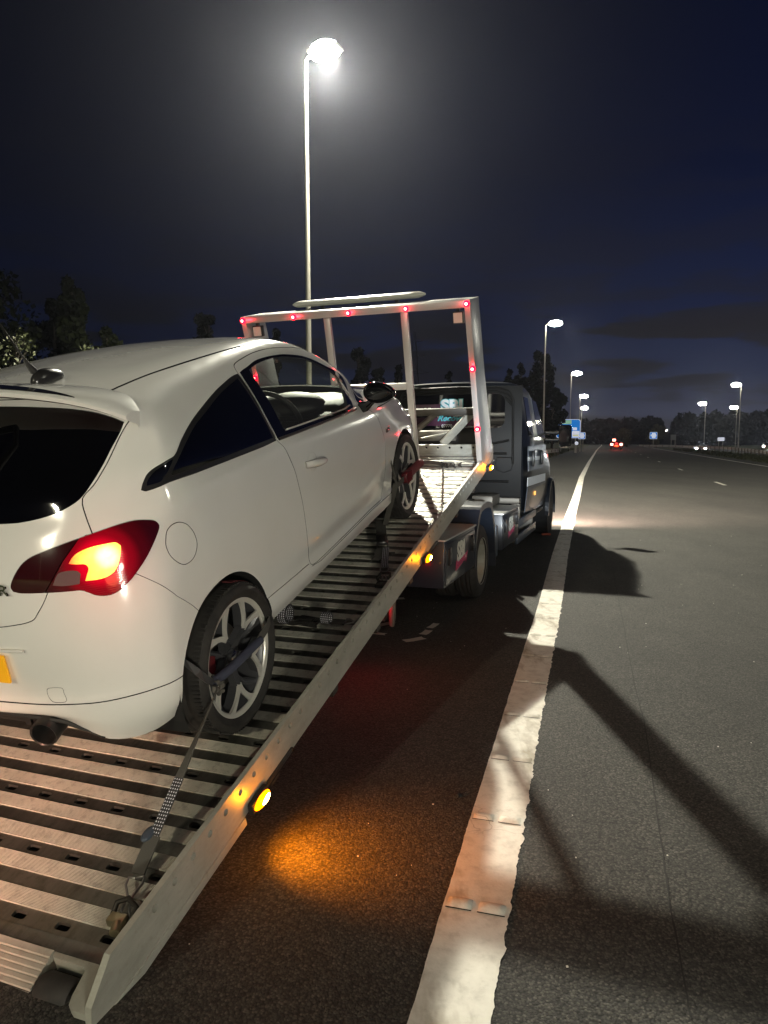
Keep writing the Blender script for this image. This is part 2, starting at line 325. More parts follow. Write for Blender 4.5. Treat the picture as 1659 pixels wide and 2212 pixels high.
def text_mesh(name, txt, size, m, parent, mtx, shear=0, off=0, ext=.002, sx=1.0):
    c = bpy.data.curves.new(name, 'FONT'); c.body = txt; c.size = size; c.shear = shear; c.offset = off; c.extrude = ext; c.align_x = 'CENTER'; c.align_y = 'CENTER'; c.resolution_u = 4
    t = bpy.data.objects.new(name+'_src', c); COL.objects.link(t); dg = bpy.context.evaluated_depsgraph_get()
    me = bpy.data.meshes.new_from_object(t.evaluated_get(dg)); bpy.data.objects.remove(t)
    me.name = name; me.materials.clear(); me.materials.append(MT[m]); o = bpy.data.objects.new(name, me); COL.objects.link(o); o.parent = parent; o.matrix_local = mtx @ Matrix.Diagonal((sx, 1, 1, 1)); return o
def frame(o, x, y, z):
    return Matrix(((x[0], y[0], z[0], o[0]), (x[1], y[1], z[1], o[1]), (x[2], y[2], z[2], o[2]), (0, 0, 0, 1)))

# ------------------------------------------------------------------ frames: tilted bed, truck on the road, car on the bed
TH, PT, RB = .34486, .24934, -.00806
U = Vector((math.sin(TH)*math.cos(PT), math.cos(TH)*math.cos(PT), math.sin(PT)))
L0 = Vector((-math.cos(TH), math.sin(TH), 0)); N0 = U.cross(L0)
LL = L0*math.cos(RB)+N0*math.sin(RB); NN = U.cross(LL)
BO = Vector((-.59351, 2.10375, .24484)); DK = .09908
M_BED = frame(BO, U, LL, NN)
YAW = .03009
CU = U*math.cos(YAW)+LL*math.sin(YAW); CL = -U*math.sin(YAW)+LL*math.cos(YAW)
CORG = BO+U*.73129+LL*.23775-NN*DK+CL*.83
M_CAR = frame(CORG, CU, CL, NN)
TF = Vector((math.sin(TH), math.cos(TH), 0)); TL_ = Vector((-math.cos(TH), math.sin(TH), 0))
M_TRK = frame(Vector((BO.x, BO.y, 0)), TF, TL_, Vector((0, 0, 1)))
TW = lambda f, l, z: M_TRK @ Vector((f, l, z))

# ================================================================== WHITE CAR
# ---- car body surface: rings (levels) x 18 stations, right half as (x, w, z) with w = distance from the centre line
def ring(rear, sx, sw, sz, front):
    """rear: 6 pts, side: 8 stations x list, front: 4 pts"""
    return list(rear)+[(a,b,c) for a,b,c in zip(sx,sw,sz)]+list(front)
SX=[-.17,.12,.45,.85,1.25,1.65,2.05,2.45]
RG=[]
# L0 underside edge
RG.append(ring([(-.60,0,.385),(-.60,.27,.385),(-.585,.50,.375),(-.545,.625,.285),(-.455,.735,.268),(-.375,.80,.30)],
 SX,[.815,.825,.835,.835,.835,.835,.835,.82],[.31,.31,.305,.29,.275,.26,.245,.24],[(2.85,.78,.22),(3.13,.60,.20),(3.24,.32,.19),(3.27,0,.19)]))
# L1 skirt
RG.append(ring([(-.635,0,.415),(-.632,.27,.415),(-.60,.515,.405),(-.555,.655,.37),(-.465,.775,.36),(-.38,.835,.37)],
 SX,[.845,.85,.85,.85,.85,.85,.85,.84],[.375,.37,.36,.345,.335,.325,.315,.30],[(2.87,.80,.29),(3.17,.62,.27),(3.29,.33,.26),(3.32,0,.26)]))
# L2 skirt top edge
RG.append(ring([(-.628,0,.437),(-.625,.27,.438),(-.597,.515,.445),(-.55,.665,.448),(-.46,.785,.448),(-.38,.838,.448)],
 SX,[.846,.848,.846,.842,.838,.837,.840,.84],[.445,.44,.432,.415,.395,.375,.35,.34],[(2.88,.80,.34),(3.19,.63,.33),(3.31,.34,.32),(3.34,0,.32)]))
# L3 lower door crease
RG.append(ring([(-.612,0,.47),(-.61,.27,.47),(-.585,.51,.475),(-.54,.67,.48),(-.455,.785,.49),(-.375,.838,.50)],
 SX,[.848,.85,.85,.853,.856,.857,.852,.845],[.50,.50,.50,.49,.48,.48,.50,.47],[(2.89,.80,.42),(3.2,.63,.40),(3.32,.34,.40),(3.35,0,.40)]))
# L4
RG.append(ring([(-.615,0,.60),(-.612,.27,.60),(-.585,.50,.605),(-.535,.665,.61),(-.45,.78,.615),(-.365,.835,.62)],
 SX,[.85,.855,.856,.860,.862,.861,.857,.85],[.63,.64,.63,.62,.61,.61,.62,.61],[(2.9,.80,.56),(3.2,.64,.54),(3.32,.35,.53),(3.36,0,.53)]))
# L5 widest
RG.append(ring([(-.61,0,.735),(-.607,.27,.735),(-.578,.48,.74),(-.525,.64,.75),(-.435,.765,.765),(-.34,.825,.78)],
 SX,[.848,.855,.857,.86,.86,.858,.856,.845],[.79,.79,.78,.77,.755,.74,.725,.70],[(2.9,.785,.665),(3.17,.63,.64),(3.28,.35,.625),(3.33,0,.62)]))
# L6
RG.append(ring([(-.585,0,.87),(-.58,.27,.87),(-.55,.475,.875),(-.495,.62,.885),(-.40,.745,.90),(-.30,.80,.915)],
 SX,[.83,.845,.85,.852,.852,.850,.845,.82],[.93,.925,.91,.895,.87,.85,.82,.775],[(2.87,.745,.735),(3.1,.60,.70),(3.2,.34,.685),(3.24,0,.68)]))
# L7 shoulder (hood edge in front)
RG.append(ring([(-.525,0,1.00),(-.52,.27,1.00),(-.49,.475,1.005),(-.435,.61,1.01),(-.345,.72,1.015),(-.25,.785,1.03)],
 SX,[.812,.828,.832,.834,.834,.83,.82,.775],[1.04,1.035,1.02,.995,.965,.94,.915,.885],[(2.78,.70,.835),(2.98,.56,.80),(3.07,.32,.785),(3.10,0,.78)]))
# L7b hood middle
RG.append(ring([(-.49,0,1.06),(-.485,.27,1.06),(-.455,.475,1.06),(-.405,.61,1.065),(-.315,.705,1.075),(-.225,.760,1.09)],
 SX,[.784,.802,.810,.816,.818,.815,.79,.70],[1.10,1.08,1.055,1.025,.99,.965,.95,.955],[(2.62,.59,.93),(2.74,.43,.925),(2.80,.24,.925),(2.82,0,.925)]))
# L8 base of glass
RG.append(ring([(-.455,0,1.12),(-.45,.27,1.12),(-.425,.475,1.12),(-.37,.605,1.125),(-.285,.70,1.13),(-.205,.755,1.14)],
 [-.15,.12,.45,.85,1.25,1.62,1.95,2.2],[.785,.80,.803,.805,.805,.80,.765,.66],[1.14,1.115,1.085,1.05,1.015,.985,.975,.985],[(2.33,.50,.99),(2.40,.36,.995),(2.44,.19,1.0),(2.45,0,1.0)]))
# L9 mid glass
RG.append(ring([(-.375,0,1.22),(-.37,.26,1.22),(-.345,.46,1.22),(-.29,.59,1.22),(-.215,.67,1.225),(-.14,.715,1.23)],
 [-.09,.15,.45,.85,1.25,1.6,1.84,1.98],[.74,.748,.745,.742,.74,.735,.70,.60],[1.235,1.225,1.21,1.195,1.18,1.165,1.15,1.14],[(2.06,.46,1.145),(2.11,.32,1.15),(2.14,.17,1.15),(2.145,0,1.15)]))
# L10 high glass
RG.append(ring([(-.29,0,1.33),(-.285,.25,1.33),(-.26,.44,1.33),(-.21,.565,1.33),(-.145,.63,1.33),(-.09,.665,1.33)],
 [-.05,.17,.45,.85,1.22,1.5,1.66,1.74],[.678,.672,.665,.66,.66,.66,.635,.55],[1.335,1.335,1.335,1.33,1.32,1.30,1.285,1.28],[(1.79,.42,1.29),(1.83,.29,1.30),(1.85,.15,1.305),(1.855,0,1.305)]))
# L11 roof rail
RG.append(ring([(-.225,0,1.41),(-.22,.24,1.405),(-.195,.42,1.40),(-.15,.525,1.395),(-.10,.575,1.39),(-.05,.60,1.39)],
 [-.02,.17,.45,.83,1.12,1.34,1.46,1.52],[.605,.60,.595,.59,.59,.59,.57,.49],[1.39,1.40,1.405,1.41,1.405,1.395,1.385,1.385],[(1.56,.37,1.395),(1.59,.25,1.405),(1.605,.13,1.41),(1.61,0,1.41)]))
# L12 roof edge inside
RG.append(ring([(-.19,0,1.447),(-.185,.22,1.44),(-.165,.38,1.43),(-.12,.475,1.418),(-.075,.515,1.413),(-.03,.53,1.413)],
 [0,.18,.45,.8,1.07,1.26,1.37,1.42],[.53,.53,.525,.52,.52,.52,.50,.43],[1.416,1.43,1.441,1.449,1.446,1.436,1.425,1.425],[(1.46,.32,1.43),(1.49,.22,1.437),(1.50,.11,1.44),(1.505,0,1.44)]))
# L13 roof mid
RG.append(ring([(-.12,0,1.462),(-.115,.13,1.46),(-.10,.22,1.455),(-.07,.28,1.452),(-.03,.30,1.452),(.02,.31,1.453)],
 [.08,.22,.45,.75,1.0,1.15,1.23,1.27],[.31,.31,.31,.31,.31,.305,.29,.25],[1.457,1.463,1.472,1.48,1.476,1.470,1.465,1.463],[(1.30,.19,1.463),(1.32,.13,1.463),(1.33,.065,1.463),(1.335,0,1.463)]))
# L14 centre line of roof
RG.append(ring([(.0,0,1.47),(.005,0,1.47),(.01,0,1.47),(.02,0,1.471),(.04,0,1.472),(.07,0,1.473)],
 [.12,.25,.45,.72,.92,1.04,1.1,1.13],[0]*8,[1.475,1.48,1.487,1.492,1.488,1.482,1.479,1.478],[(1.15,0,1.477),(1.165,0,1.477),(1.175,0,1.476),(1.18,0,1.476)]))
RG=np.array(RG)  # 16 x 18 x 3
def cr(P,ts,axis_lens):
    """non-uniform Catmull-Rom along axis 0 of P (n,...), params axis_lens(n), sampled at ts"""
    n=len(P); t=axis_lens
    m=np.zeros_like(P)
    d=(P[1:]-P[:-1])/(t[1:]-t[:-1]).reshape(-1,*([1]*(P.ndim-1)))
    h=(t[1:]-t[:-1])
    for i in range(1,n-1):
        m[i]=(d[i-1]*h[i]+d[i]*h[i-1])/(h[i]+h[i-1])
    m[0]=d[0];m[-1]=d[-1]
    out=[]
    for s in ts:
        i=min(max(np.searchsorted(t,s,side='right')-1,0),n-2); H=h[i]; u=(s-t[i])/H
        out.append((2*u**3-3*u**2+1)*P[i]+(u**3-2*u**2+u)*H*m[i]+(-2*u**3+3*u**2)*P[i+1]+(u**3-u**2)*H*m[i+1])
    return np.array(out)

def half_grid(nu=5, nv=5):
    P = RG.copy(); P[:, :, 1] *= -1
    mir = P*np.array([1, -1, 1]); ext = np.concatenate([mir[:, 2:0:-1], P, mir[:, -2:-4:-1]], axis=1)
    seg = np.maximum(np.linalg.norm(np.diff(ext[2:11], axis=1), axis=2).mean(0), .03); t = np.concatenate([[0], np.cumsum(seg)])
    ts = []
    for i in range(2, 2+17):
        k = nu if seg[i] < .25 else int(nu*1.6); ts += [t[i]+(t[i+1]-t[i])*j/k for j in range(k)]
    ts.append(t[19])
    G = np.swapaxes(cr(np.swapaxes(ext, 0, 1), ts, t), 0, 1)
    segv = np.maximum(np.median(np.linalg.norm(np.diff(G, axis=0), axis=2), axis=1), .012); tv = np.concatenate([[0], np.cumsum(segv)]); tvs = []
    for i in range(len(segv)):
        k = max(3, min(nv, int(segv[i]/.016))); tvs += [tv[i]+segv[i]*j/k for j in range(k)]
    tvs.append(tv[-1]); G = cr(G, tvs, tv)
    G[:, 0, 1] = 0; G[:, -1, 1] = 0; G[-1, :, 1] = 0
    return G
HG = half_grid(); HV, HU = HG.shape[:2]
def grid_faces(): return [(i*HU+j, i*HU+j+1, (i+1)*HU+j+1, (i+1)*HU+j) for i in range(HV-1) for j in range(HU-1)]
HP = HG.reshape(-1, 3)
def vertex_normals():
    n = np.zeros_like(HG)
    du = np.zeros_like(HG); dv = np.zeros_like(HG)
    du[:, 1:-1] = HG[:, 2:]-HG[:, :-2]; du[:, 0] = HG[:, 1]-HG[:, 0]; du[:, -1] = HG[:, -1]-HG[:, -2]
    du[:, 0, 0] = 0; du[:, 0, 2] = 0; du[:, -1, 0] = 0; du[:, -1, 2] = 0
    dv[1:-1] = HG[2:]-HG[:-2]; dv[0] = HG[1]-HG[0]; dv[-1] = HG[-1]-HG[-2]; dv[-1, :, 0] = 0; dv[-1, :, 2] = 0
    n = np.cross(du, dv); ln = np.linalg.norm(n, axis=2, keepdims=True); n = n/np.maximum(ln, 1e-9)
    c = HG-np.array([1.2, 0, .75]); s = np.sign((n*c).sum(2, keepdims=True)); n *= s
    n[-1, :] = n[-2, :]; n[-1, :, 1] = 0
    n /= np.maximum(np.linalg.norm(n, axis=2, keepdims=True), 1e-9)
    return n
HN = vertex_normals().reshape(-1, 3)
HFACES = grid_faces(); HTRI = [t for a, b, c, d in HFACES for t in ((a, b, c), (a, c, d))]; HTREE = BVHTree.FromPolygons([tuple(p) for p in HP], HTRI)
def hull_normal(co):
    loc, nrm, idx, dist = HTREE.find_nearest(co)
    a, b, c = HTRI[idx]; p = np.array(loc); v0 = HP[b]-HP[a]; v1 = HP[c]-HP[a]; v2 = p-HP[a]
    d00, d01, d11, d20, d21 = v0@v0, v0@v1, v1@v1, v2@v0, v2@v1; den = d00*d11-d01*d01
    if abs(den) < 1e-14: return Vector(HN[a]), dist
    v = (d11*d20-d01*d21)/den; w = (d00*d21-d01*d20)/den
    return Vector(HN[a]*(1-v-w)+HN[b]*v+HN[c]*w).normalized(), dist
def half_shell(th=.014):
    n = len(HP); inner = HP-HN*th; inner[:, 1] = np.minimum(inner[:, 1], 0)
    vs = np.concatenate([HP, inner]); F = list(HFACES)+[tuple(n+i for i in f[::-1]) for f in HFACES]
    bd = [i for i in range(HU)]+[i*HU+HU-1 for i in range(1, HV)]+[(HV-1)*HU+j for j in range(HU-2, -1, -1)]+[i*HU for i in range(HV-2, 0, -1)]
    for a, b in zip(bd, bd[1:]+bd[:1]): F.append((b, a, n+a, n+b))
    me = bpy.data.meshes.new('shell'); me.from_pydata(vs.tolist(), [], F); me.update()
    bm = bmesh.new(); bm.from_mesh(me); bmesh.ops.remove_doubles(bm, verts=bm.verts, dist=.0003); bmesh.ops.dissolve_degenerate(bm, dist=.0002, edges=bm.edges); bmesh.ops.recalc_face_normals(bm, faces=bm.faces); bm.to_mesh(me); bm.free(); return me
TMP = bpy.data.collections.new('tmp'); COL.children.link(TMP)
def tobj(me):
    o = bpy.data.objects.new('t', me); TMP.objects.link(o); return o
def boolean(me, cutters, op='DIFFERENCE'):
    for c in cutters:
        a = tobj(me); b = tobj(c); m = a.modifiers.new('b', 'BOOLEAN'); m.operation = op; m.solver = 'EXACT'; m.object = b
        dg = bpy.context.evaluated_depsgraph_get(); me = bpy.data.meshes.new_from_object(a.evaluated_get(dg), depsgraph=dg)
        bpy.data.objects.remove(a); bpy.data.objects.remove(b)
    return me
def smooth_loop(P, k=4, closed=True):
    P = [np.array(p, float) for p in P]; n = len(P); out = []
    for i in range(n if closed else n-1):
        p0, p1, p2, p3 = P[(i-1) % n], P[i], P[(i+1) % n], P[(i+2) % n]
        a = (p1-p0); b = (p2-p1); c = (p3-p2)
        ca = np.dot(a, b)/(np.linalg.norm(a)*np.linalg.norm(b)+1e-9); cb = np.dot(b, c)/(np.linalg.norm(c)*np.linalg.norm(b)+1e-9)
        m1 = (p2-p0)*.5*(np.linalg.norm(b)*2/(np.linalg.norm(a)+np.linalg.norm(b)+1e-9)) if ca > .55 else b
        m2 = (p3-p1)*.5*(np.linalg.norm(b)*2/(np.linalg.norm(c)+np.linalg.norm(b)+1e-9)) if cb > .55 else b
        for j in range(k):
            u = j/k; out.append((2*u**3-3*u**2+1)*p1+(u**3-2*u**2+u)*m1+(-2*u**3+3*u**2)*p2+(u**3-u**2)*m2)
    return out
def area2(P): return sum(P[i][0]*P[(i+1) % len(P)][1]-P[(i+1) % len(P)][0]*P[i][1] for i in range(len(P)))/2
def inset(P, d):
    """shrink a 2-D loop by d"""
    n = len(P); s = 1 if area2(P) > 0 else -1; out = []
    for i in range(n):
        a, b, c = np.array(P[i-1]), np.array(P[i]), np.array(P[(i+1) % n])
        e1 = (b-a)/(np.linalg.norm(b-a)+1e-9); e2 = (c-b)/(np.linalg.norm(c-b)+1e-9)
        n1 = np.array([-e1[1], e1[0]])*s; n2 = np.array([-e2[1], e2[0]])*s; m = n1+n2; L_ = np.linalg.norm(m)
        m = m/L_ if L_ > .2 else n1; k = min(1/max(np.dot(m, n1), .45), 2.0); out.append(b+m*d*k)
    return out
def cutter(P2, d, a0, a1, shrink=0.0, k=4, smooth=True):
    """prism cutter: P2 = 2-D loop in the plane across direction d ('y','x' or 'c' for the rear corner diagonal)"""
    L2 = smooth_loop(P2, k) if smooth else [np.array(p, float) for p in P2]
    if shrink: L2 = inset(L2, shrink)
    n = len(L2); vs = []
    for a in (a0, a1):
        for p in L2:
            if d == 'y': vs.append((p[0], a, p[1]))
            elif d == 'x': vs.append((a, p[0], p[1]))
            else:
                h = np.array([.7071, -.7071]); q = np.array([-.7071, -.7071]); xy = h*p[0]+q*a; vs.append((xy[0], xy[1], p[1]))
    F = [tuple(range(n-1, -1, -1)), tuple(range(n, 2*n))]+[(i, (i+1) % n, n+(i+1) % n, n+i) for i in range(n)]
    me = bpy.data.meshes.new('c'); me.from_pydata(vs, [], F); me.update(); bm = bmesh.new(); bm.from_mesh(me)
    bmesh.ops.triangulate(bm, faces=[f for f in bm.faces if len(f.verts) > 4]); bmesh.ops.recalc_face_normals(bm, faces=bm.faces); bm.to_mesh(me); bm.free(); return me
def cyl_cutter(cx, cz, r, y0, y1, n=72, flare=0):
    vs = []
    for y, rr in ((y0, r+flare), (y1, r)):
        for k in range(n): vs.append((cx+rr*math.cos(2*PI*k/n), y, cz+rr*math.sin(2*PI*k/n)))
    F = [tuple(range(n-1, -1, -1)), tuple(range(n, 2*n))]+[(i, (i+1) % n, n+(i+1) % n, n+i) for i in range(n)]
    me = bpy.data.meshes.new('c'); me.from_pydata(vs, [], F); me.update(); bm = bmesh.new(); bm.from_mesh(me); bmesh.ops.recalc_face_normals(bm, faces=bm.faces); bm.to_mesh(me); bm.free(); return me
def strip_poly(pts, w):
    """closed outline of a thin line of width w through 2-D pts"""
    P = [np.array(p, float) for p in pts]; a = []; b = []
    for i, p in enumerate(P):
        t = P[min(i+1, len(P)-1)]-P[max(i-1, 0)]; t = t/np.linalg.norm(t); n = np.array([-t[1], t[0]])*w/2; a.append(p+n); b.append(p-n)
    return a+b[::-1]
def finish(me, name, mats, parent, mirror='none', offset=0.0, inner=1):
    """mats: outer material, then the material of cut edges and inside faces; smooth normals are taken from the body surface"""
    me.name = name; me.materials.clear()
    for m in mats: me.materials.append(MT[m])
    nv = len(me.vertices); vn = [None]*nv; vd = [0]*nv
    for v in me.vertices: vn[v.index], vd[v.index] = hull_normal(v.co)
    mi = []; ln = []
    for p in me.polygons:
        c, _ = hull_normal(p.center); outer = p.normal.dot(c) > .8 and all(vd[i] < .004 for i in p.vertices)
        mi.append(0 if outer else inner)
        for i in p.vertices: ln.append(tuple(vn[i]) if outer else tuple(p.normal))
    co = np.zeros(nv*3); me.vertices.foreach_get('co', co); co = co.reshape(-1, 3)
    if offset: co = co+np.array([tuple(n) for n in vn])*offset
    F = [tuple(p.vertices) for p in me.polygons]
    def make(co2, F2, mi2, ln2, nm, par):
        m2 = bpy.data.meshes.new(nm); m2.from_pydata(co2.tolist(), [], F2); m2.update()
        for m in mats: m2.materials.append(MT[m])
        m2.polygons.foreach_set('material_index', mi2); m2.polygons.foreach_set('use_smooth', [True]*len(F2)); m2.normals_split_custom_set(ln2)
        o = bpy.data.objects.new(nm, m2); COL.objects.link(o); o.parent = par; return o
    def flip():
        cm = co*np.array([1, -1, 1]); Fm = []; lm = []; k = 0
        for f in F:
            L_ = ln[k:k+len(f)]; k += len(f); Fm.append(f[::-1]); lm += [(a, -b, c) for a, b, c in L_[::-1]]
        return cm, Fm, lm
    if mirror == 'none': return make(co, F, mi, ln, name, parent)
    cm, Fm, lm = flip()
    if mirror == 'join': return make(np.concatenate([co, cm]), F+[tuple(i+nv for i in f) for f in Fm], mi+mi, ln+lm, name, parent)
    return make(co, F, mi, ln, name, parent), make(cm, Fm, mi, lm, name, parent)

OUT = {
'door':[(.648,1.047),(.664,1.01),(.68,.954),(.701,.885),(.711,.81),(.722,.728),(.727,.647),(.731,.56),(.734,.50),(.742,.445),(.743,.405),(.755,.383),(.784,.372),(.865,.365),(1.059,.359),(1.348,.351),(1.682,.344),(1.863,.336),(1.902,.338),(1.97,.42),(2.027,.55),(2.043,.662),(2.027,.739),(2.006,.803),(1.986,.852),(1.953,.881),(1.905,.912),(1.846,.937),(1.79,.956),(1.80,1.02),(1.84,1.09),(1.855,1.14),(1.835,1.185),(1.77,1.24),(1.68,1.29),(1.56,1.335),(1.426,1.371),(1.25,1.397),(1.108,1.409),(.951,1.41),(.829,1.402),(.74,1.393),(.700,1.382),(.682,1.355),(.678,1.32),(.655,1.172),(.652,1.12)],
'dlo':[(.79,1.363),(.906,1.377),(1.021,1.378),(1.119,1.373),(1.215,1.364),(1.351,1.339),(1.438,1.315),(1.517,1.283),(1.597,1.244),(1.694,1.202),(1.75,1.168),(1.768,1.138),(1.735,1.05),(1.705,.985),(1.669,.973),(1.621,.973),(1.459,.984),(1.032,1.019),(.736,1.044),(.6585,1.0505),(.6590,1.12),(.663,1.18),(.687,1.318),(.700,1.352),(.74,1.358)],
'dglass':[(.79,1.350),(.885,1.361),(.995,1.365),(1.098,1.363),(1.194,1.354),(1.329,1.329),(1.415,1.306),(1.492,1.273),(1.571,1.235),(1.641,1.2),(1.675,1.171),(1.66,1.08),(1.625,.996),(1.487,1.004),(1.057,1.040),(.785,1.062),(.755,1.075),(.758,1.12),(.775,1.30)],
'tri':[(1.815,1.00),(1.87,1.085),(1.91,1.115),(1.97,1.07),(2.035,1.02),(2.07,.993),(1.98,.972),(1.86,.965),(1.815,.968)],
'quarter':[(.678,1.350),(.63,1.349),(.575,1.343),(.417,1.319),(.256,1.286),(.127,1.255),(.0,1.214),(-.085,1.178),(-.13,1.172),(-.18,1.161),(-.215,1.145),(-.238,1.122),(-.253,1.100),(-.24,1.092),(-.158,1.098),(-.003,1.086),(.274,1.067),(.514,1.05),(.643,1.0455),(.6455,1.069),(.6475,1.125),(.6515,1.172),(.674,1.315)],
'qglass':[(.650,1.335),(.446,1.306),(.268,1.268),(.133,1.238),(.018,1.201),(-.062,1.17),(-.118,1.142),(-.139,1.125),(-.135,1.116),(-.12,1.114),(.019,1.104),(.283,1.086),(.527,1.069),(.625,1.062),(.632,1.12),(.638,1.20)],
'qpanel':[(-.098,1.170),(-.126,1.167),(-.179,1.154),(-.207,1.139),(-.226,1.122),(-.232,1.108),(-.187,1.110),(-.166,1.124)],
'rglass':[(-.644,1.316),(-.604,1.34),(-.548,1.363),(-.454,1.382),(-.332,1.394),(-.197,1.401),(.2,1.41),(.2,1.045),(-.2,1.045),(-.334,1.053),(-.402,1.055),(-.468,1.063),(-.52,1.074),(-.562,1.09),(-.594,1.11),(-.615,1.144),(-.628,1.187),(-.636,1.237),(-.645,1.287)],
'hatch':[(-.658,1.33),(-.651,1.289),(-.645,1.236),(-.638,1.185),(-.626,1.145),(-.604,1.112),(-.619,1.063),(-.645,1.001),(-.618,.995),(-.575,.932),(-.527,.842),(-.510,.808),(-.491,.781),(-.471,.755),(-.44,.744),(-.405,.738),(-.342,.73),(-.2,.725),(.2,.72),(.2,1.425),(-.3,1.42),(-.5,1.40),(-.62,1.36)],
'fuel':[(-.271,.925),(-.253,.954),(-.225,.967),(-.189,.963),(-.158,.94),(-.141,.903),(-.142,.862),(-.169,.827),(-.204,.815),(-.238,.819),(-.265,.843),(-.279,.873),(-.279,.904)],
'lamp':[(-.568,-.402,.865),(-.561,-.405,.883),(-.547,-.422,.914),(-.532,-.443,.939),(-.517,-.47,.956),(-.499,-.51,.969),(-.469,-.568,.986),(-.441,-.612,.997),(-.409,-.653,1.006),(-.361,-.704,1.015),(-.322,-.739,1.016),(-.29,-.77,1.007),(-.273,-.786,.997),(-.268,-.793,.979),(-.285,-.794,.957),(-.333,-.786,.91),(-.371,-.776,.879),(-.415,-.756,.843),(-.442,-.737,.823),(-.461,-.719,.811),(-.477,-.697,.808),(-.494,-.668,.815),(-.501,-.648,.827),(-.51,-.624,.838),(-.523,-.593,.84),(-.541,-.544,.841),(-.548,-.52,.842),(-.567,-.438,.845),(-.571,-.411,.851)],
'lit':[(-.492,-.59,.924),(-.479,-.598,.941),(-.464,-.614,.954),(-.44,-.645,.963),(-.41,-.686,.965),(-.394,-.707,.963),(-.391,-.721,.951),(-.399,-.724,.935),(-.42,-.723,.902),(-.439,-.715,.879),(-.457,-.696,.867),(-.476,-.668,.864),(-.492,-.639,.866),(-.483,-.643,.884),(-.473,-.646,.902),(-.472,-.636,.915),(-.483,-.612,.919)],
'rev':[(-.534,-.544,.864),(-.518,-.557,.896),(-.507,-.576,.903),(-.492,-.614,.9),(-.49,-.625,.89),(-.503,-.623,.859),(-.524,-.577,.859)],
}
diag = lambda k: [((x-y)*.7071, z) for x, y, z in OUT[k]]
LSPLIT = [((x-y)*.7071, z) for x, y, z in ((-.441, -.612, .997), (-.496, -.571, .932), (-.548, -.52, .842))]

CAR = empty('hatchback_car', M_CAR, 'white three-door hatchback strapped on the tilted recovery truck bed, one tail lamp lit', 'car')
S0 = half_shell()
ARC_R = cyl_cutter(-.048, .335, .341, -1.2, -.50); ARC_F = cyl_cutter(2.478, .31, .345, -1.2, -.50)
BASE = boolean(S0, [ARC_R, ARC_F])
GAP = .0032
door_c = cutter(OUT['door'], 'y', -1.2, -.53); door_s = cutter(OUT['door'], 'y', -1.2, -.53, GAP)
q_c = cutter(OUT['quarter'], 'y', -1.2, -.5); q_s = cutter(OUT['quarter'], 'y', -1.2, -.5, .001)
h_c = cutter(OUT['hatch'], 'x', -1.2, .04, k=3); h_s = cutter(OUT['hatch'], 'x', -1.2, .04, GAP, k=3)
l_c = cutter(diag('lamp'), 'c', -.2, 1.4, k=3); l_s = cutter(diag('lamp'), 'c', -.2, 1.4, .0015, k=3)
# lens halves either side of the hatch gap
half1 = [(LSPLIT[0][0], LSPLIT[0][1]+.3), (LSPLIT[0][0], LSPLIT[0][1]), LSPLIT[1], (LSPLIT[2][0], LSPLIT[2][1]), (LSPLIT[2][0]-.02, .5), (1.2, .5), (1.2, 1.3)]
half0 = [(LSPLIT[0][0]-.004, LSPLIT[0][1]+.3), (LSPLIT[0][0]-.004, LSPLIT[0][1]), (LSPLIT[1][0]-.004, LSPLIT[1][1]), (LSPLIT[2][0]-.004, LSPLIT[2][1]), (LSPLIT[2][0]-.024, .5), (-.6, .5), (-.6, 1.3)]
lens_all = boolean(BASE, [l_s], 'INTERSECT')
lens_out = boolean(lens_all, [cutter(half1, 'c', -.2, 1.4, smooth=False)], 'INTERSECT'); lens_in = boolean(lens_all, [cutter(half0, 'c', -.2, 1.4, smooth=False)], 'INTERSECT')
lit_c = cutter(diag('lit'), 'c', -.2, 1.4, k=3); rev_c = cutter(diag('rev'), 'c', -.2, 1.4, k=3)
lit = boolean(lens_out, [lit_c], 'INTERSECT'); rev = boolean(lens_out, [rev_c], 'INTERSECT'); lens_out = boolean(lens_out, [lit_c, rev_c])
door = boolean(BASE, [door_s], 'INTERSECT')
dlo_c = cutter(OUT['dlo'], 'y', -1.2, -.5); dg_c = cutter(OUT['dglass'], 'y', -1.2, -.5)
dframe = boolean(boolean(BASE, [cutter(OUT['dlo'], 'y', -1.2, -.5, .0008)], 'INTERSECT'), [dg_c]); dglass = boolean(BASE, [cutter(OUT['dglass'], 'y', -1.2, -.5, .001)], 'INTERSECT')
door = boolean(door, [dlo_c, cyl_cutter(2.478, .31, .345, -1.2, -.5)])
quarter = boolean(boolean(BASE, [q_s], 'INTERSECT'), [cutter(OUT['qglass'], 'y', -1.2, -.5), cutter(OUT['qpanel'], 'y', -1.2, -.5)])
qglass = boolean(BASE, [cutter(OUT['qglass'], 'y', -1.2, -.5, .001)], 'INTERSECT'); qpanel = boolean(BASE, [cutter(OUT['qpanel'], 'y', -1.2, -.5, .001)], 'INTERSECT')
hatch = boolean(boolean(BASE, [h_s], 'INTERSECT'), [l_c, cutter(OUT['rglass'], 'x', -1.2, .04, k=3)])
rglass = boolean(BASE, [cutter(OUT['rglass'], 'x', -1.2, .04, .0012, k=3)], 'INTERSECT')
fuel_c = cutter(OUT['fuel'], 'y', -1.2, -.5); fuel = boolean(BASE, [cutter(OUT['fuel'], 'y', -1.2, -.5, .0028)], 'INTERSECT')
tri_c = cutter(OUT['tri'], 'y', -1.2, -.45); tri = boolean(BASE, [cutter(OUT['tri'], 'y', -1.2, -.45, .001)], 'INTERSECT')
